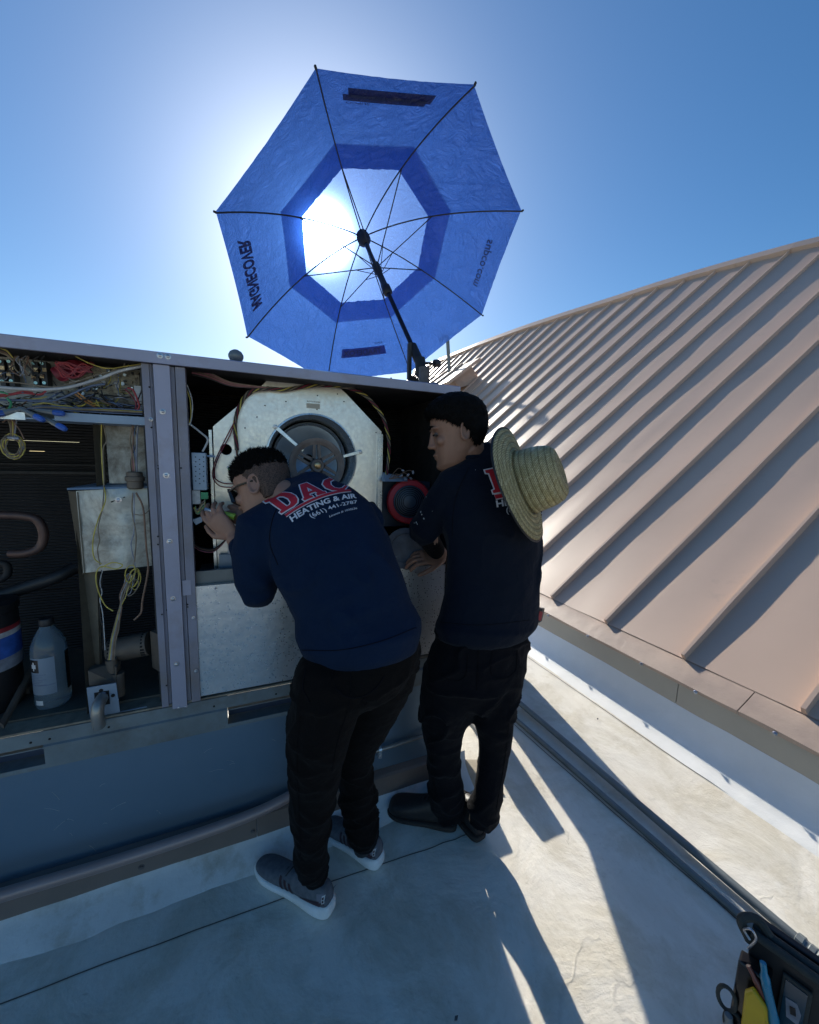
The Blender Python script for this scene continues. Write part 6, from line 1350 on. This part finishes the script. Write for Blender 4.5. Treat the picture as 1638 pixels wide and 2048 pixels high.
# brim plane: long axis in the picture from (998,858) to (1077,1076)
e1 = (lp(1084, 1073, 1.0) - lp(1003, 857, 1.06)) / 2; hcc = (lp(1084, 1073, 1.0) + lp(1003, 857, 1.06)) / 2
BRr = e1.length; e1n = e1.normalized()
vd = Vector(ray(1036, 965)); e2 = e1n.cross(vd).normalized(); # image-right-ish vector
if e2.x < 0: e2 = -e2
hax = (e2 * .96 - vd * .24 ).normalized(); hax = (hax - e1n * hax.dot(e1n)).normalized(); hay = hax.cross(e1n)
def hatpt(r, h, a): return hcc + (e1n * math.cos(a) * r + hay * math.sin(a) * r) + hax * h
def hatmesh(prof, name, m, n=72, ov=1.0):
    vs, fs, uvs = [], [], []
    acc_ = 0
    for i, (r, h) in enumerate(prof):
        if i: acc_ += math.hypot(r - prof[i - 1][0], h - prof[i - 1][1])
        for k in range(n + 1):
            a = 2 * PI * k / n; rr = r * (1 + (.10 * math.cos(a) ** 2 - .04) * (1 if r < .11 else .2)); hh = h + (.010 * math.cos(2 * a + .6) + .004 * math.sin(3 * a)) * max(0, (r - .09) / .1)
            vs.append(hatpt(rr, hh, a)); uvs.append((k / n * .9, acc_))
    for i in range(len(prof) - 1):
        for k in range(n): a = i * (n + 1) + k; fs.append((a, a + 1, a + n + 2, a + n + 1))
    me = bpy.data.meshes.new(name); me.from_pydata([tuple(v) for v in vs], [], fs); uvl = me.uv_layers.new(name='UVMap')
    for lp_ in me.loops: uvl.data[lp_.index].uv = uvs[lp_.vertex_index]
    o = link(name, me, m, hat, True); md = o.modifiers.new('solid', 'SOLIDIFY'); md.thickness = .0016; return o
k_ = BRr
hatmesh([(k_, -.012), (k_ * .96, -.006), (k_ * .85, .002), (k_ * .72, .006), (k_ * .60, .008), (k_ * .535, .012)], 'brim', M['straw'])
hatmesh([(k_ * .535, .010), (k_ * .515, .03), (k_ * .505, .06), (k_ * .485, .085), (k_ * .44, .112), (k_ * .36, .127), (k_ * .25, .131), (k_ * .12, .128), (.002, .126)], 'crown', M['straw'])
MB().tube([hatpt(k_ * (1 + (.10 * math.cos(a) ** 2 - .04) * .2), -.012 + .010 * math.cos(2 * a + .6) + .004 * math.sin(3 * a), a) for a in np.linspace(0, 2 * PI, 73)], .0034, 8).build('edge_binding', M['black'], hat, True)
MB().tube([hatpt(k_ * .55, .014, a) for a in np.linspace(-.5, .95, 16)], .0022, 6).build('cord', M['black'], hat, True)
rebase(hat, hcc)
# ------------------------------------------------ nut driver in worker A's hand
nd = thing('nut_driver', 'chrome nut driver with green handle held against the relay wiring', 'screwdriver')
p0, p1, p2 = U(410, 1018, 1.355), U(441, 1026, 1.345), U(470, 1034, 1.335)
MB().tube([p0, p1], .0052, 10).build('shaft', M['screw'], nd, True); MB().tube([p0 - (p1 - p0).normalized() * .0, p0 + (p1 - p0) * .25], .0062, 8).build('socket', M['screw'], nd)
MB().tube([p1, p1.lerp(p2, .15), p1.lerp(p2, .4), p2], [.007, .0105, .009, .011], 8).build('handle', mat('handle_green', (.35, .55, .06), .35), nd, True)
rebase(nd, p1)
# ------------------------------------------------ tool bag, lower right
bag = thing('tool_bag', 'open black tool bag with padded rim in the bottom right corner', 'bag')
def Bp(x, y, z): return atZ(x, y, z)
b0, b1 = Bp(1502, 1868, .34), Bp(1665, 1985, .34); bd = (b1 - b0).normalized(); bn = Vector((-bd.y, bd.x, 0)); bn = bn if bn.y < 0 else -bn
# bn : towards the camera side (where the pockets are)
blen = .36; bdp = .05
far = -bn
o0, o1 = b0, b0 + bd * blen
for nm, A, B in (('front_panel', o0, o1), ):
    MB().hexa([A - Vector((0, 0, .34)), B - Vector((0, 0, .34)), B - Vector((0, 0, .34)) + far * .02, A - Vector((0, 0, .34)) + far * .02, A, B, B + far * .02, A + far * .02]).build(nm, M['black'], bag, bevel=.004)
MB().hexa([o0 + far * bdp - Vector((0, 0, .34)), o1 + far * bdp - Vector((0, 0, .34)), o1 + far * (bdp + .02) - Vector((0, 0, .34)), o0 + far * (bdp + .02) - Vector((0, 0, .34)), o0 + far * bdp, o1 + far * bdp, o1 + far * (bdp + .02), o0 + far * (bdp + .02)]).build('back_panel', M['black'], bag, bevel=.004)
for A in (o0, o1): MB().hexa([A + far * .02 - Vector((0, 0, .34)), A + far * bdp - Vector((0, 0, .34)), A + far * bdp + bd * .015 - Vector((0, 0, .34)), A + far * .02 + bd * .015 - Vector((0, 0, .34)), A + far * .02, A + far * bdp, A + far * bdp + bd * .015, A + far * .02 + bd * .015]).build('side_panel', M['black'], bag, bevel=.004)
MB().hexa([p - Vector((0, 0, .338)) for p in (o0 + far * .02, o1 + far * .02, o1 + far * bdp, o0 + far * bdp)] + [p - Vector((0, 0, .33)) for p in (o0 + far * .02, o1 + far * .02, o1 + far * bdp, o0 + far * bdp)]).build('floor_panel', M['black'], bag)
M['webbing'] = mat('webbing', (.045, .047, .042), .8, 0, (.03, .032, .03), 30, bump=.0015, bscale=260)
for q in (0, .022): MB().tube(spl([o0 + far * q + Vector((0, 0, .006)), (o0 + o1) / 2 + far * q + Vector((0, 0, .004)), o1 + far * q + Vector((0, 0, .006))], 6), .010, 10).build('rim', M['webbing'], bag, True)
# strap loop with clip at the corner
MB().tube(spl([o0 + Vector((0, 0, -.02)), o0 - bd * .02 + Vector((0, 0, .018)), o0 + bd * .004 + far * .02 + Vector((0, 0, .03)), o0 + bd * .03 + far * .02 + Vector((0, 0, .01))], 6), .010, 8).build('strap_loop', M['webbing'], bag, True)
cl0 = o0 + bn * .012 + bd * .0 + Vector((0, 0, -.005))
MB().tube(spl([cl0, cl0 - bd * .012 + Vector((0, 0, .015)), cl0 + Vector((0, 0, .028)), cl0 + bd * .010 + Vector((0, 0, .012)), cl0 + Vector((0, 0, -.025))], 6), .0026, 8).build('snap_clip', M['screw'], bag, True)
# outer pocket with loops
def fp(u, w, out=.0): return o0 + bd * u + Vector((0, 0, -w)) + bn * out    # point on front face
MB().hexa([fp(-.012, .22, .06), fp(.05, .22, .06), fp(.05, .22, 0), fp(-.012, .22, 0), fp(-.012, .045, .045), fp(.045, .045, .045), fp(.045, .045, .0), fp(-.012, .055, 0)]).build('pouch', M['blackgloss'], bag, bevel=.004)
for q, (u, w) in enumerate(((-.020, .150), (-.002, .20))):
    c = fp(u, w, .06); MB().tube([c + bd * .017 * math.cos(a) + Vector((0, 0, .030 * math.sin(a))) for a in np.linspace(0, 2 * PI, 20)], .0045, 8).build('tool_loop', M['webbing'], bag, True)
# phone-like pocket window on the front
w0, w1 = fp(.145, .085, .006), fp(.205, .30, .006)
MB().hexa([fp(.060, .33, .001), fp(.108, .33, .001), fp(.108, .33, .010), fp(.060, .33, .010), fp(.060, .030, .001), fp(.108, .030, .001), fp(.108, .030, .010), fp(.060, .030, .010)]).build('meter_pocket', M['webbing'], bag, bevel=.003)
MB().hexa([fp(.066, .32, .010), fp(.101, .32, .010), fp(.101, .32, .012), fp(.066, .32, .012), fp(.066, .038, .010), fp(.101, .038, .010), fp(.101, .038, .012), fp(.066, .038, .012)]).build('window', mat('window_teal', (.01, .05, .08), .2), bag)
MB().poly([fp(.070, .080, .0125), fp(.088, .075, .0125), fp(.097, .095, .0125), fp(.095, .125, .0125), fp(.076, .125, .0125)], bn * .001).build('emblem', M['w_grey'], bag)
MB().poly([fp(.078, .092, .0138), fp(.087, .088, .0138), fp(.090, .106, .0138), fp(.081, .110, .0138)], bn * .001).build('emblem', M['blackgloss'], bag)
# tools standing in the pouch, each its own thing
def tool(name, label, cat, pts, r, m, w=1.0):
    o = MB().tube(spl(pts, 5), r, 10).build(name, m, None, True); return tag(o, label, cat)
t1 = tag(MB().poly([fp(.012, .24, .062), fp(.008, .085, .058), fp(.020, .062, .058), fp(.046, .085, .058), fp(.052, .12, .058), fp(.050, .24, .062)], bn * .016).build('utility_knife', mat('knife_yellow', (.62, .40, .01), .4), None, False, .005), 'yellow utility knife standing in the tool bag pouch', 'knife')
t2 = tool('pliers', 'blue handled pliers beside the yellow knife in the tool bag', 'pliers', [fp(.028, .0, .050), fp(.040, .05, .054), fp(.060, .12, .058), fp(.066, .22, .06)], [.006] * 3 + [.009] * 6 + [.0105] * 5 + [.009] * 2, mat('handle_blue', (.02, .22, .36), .3))
t3 = tool('screwdriver', 'dull red handled screwdriver behind the yellow knife in the bag', 'screwdriver', [fp(.006, .035, .05), fp(.022, .055, .052), fp(.042, .085, .052)], [.005] * 5 + [.007] * 6, mat('handle_red', (.22, .06, .045), .35))
t4 = tool('chisel', 'grey handled tool in the front loop of the bag', 'tool', [fp(-.012, .175, .072), fp(-.006, .21, .074), fp(.0, .26, .074)], [.008] * 4 + [.011] * 7, mat('handle_grey', (.16, .19, .2), .35))
t5 = tag(MB().poly([fp(.050, .24, .064), fp(.046, .10, .064), fp(.054, .12, .064), fp(.064, .24, .064)], bn * .012).build('tin_snips', mat('snip_yellow', (.55, .38, .02), .35), None, False, .003), 'narrow yellow grip right of the utility knife in the tool bag', 'snips')
rebase(bag, Vector((o0.x, o0.y, 0)))
# paint specks on worker B's sleeve
for px, py, r in ((842, 1024, .004), (844, 1029, .003), (848, 1037, .0032), (833, 1045, .0035), (829, 1046, .002), (835, 1048, .0025), (851, 989, .0016), (853, 994, .0016), (865, 1022, .0012), (951, 940, .0012)):
    d = Vector(ray(px, py)); loc, n_, i, dist = bvh(shB).ray_cast(Vector(CAM), d)
    if loc is not None:
        o = MB().lathe([(r, 0), (r * .7, .0006)], loc + n_ * .0012, n_, 7).build('paint_speck', M['w_white'], None); o.parent = pb_; o.location = -pb_.location
p, n_ = hitpx(trA, 729, 1403) if False else (None, None)

# scraps on the deck
for (px, py, lb) in ((1195, 1438, 'tiny dark leaf scrap on the sunlit deck near the metal roof eave'), (912, 2037, 'tiny dark scrap on the shaded deck at the bottom edge')):
    p = atZ(px, py, .008); tag(MB().poly([p + Vector((-.006, -.002, 0)), p + Vector((.001, -.005, .001)), p + Vector((.007, .001, .003)), p + Vector((-.001, .004, .001))], (0, 0, .002)).build('leaf_scrap', M['cast']), lb, 'debris')
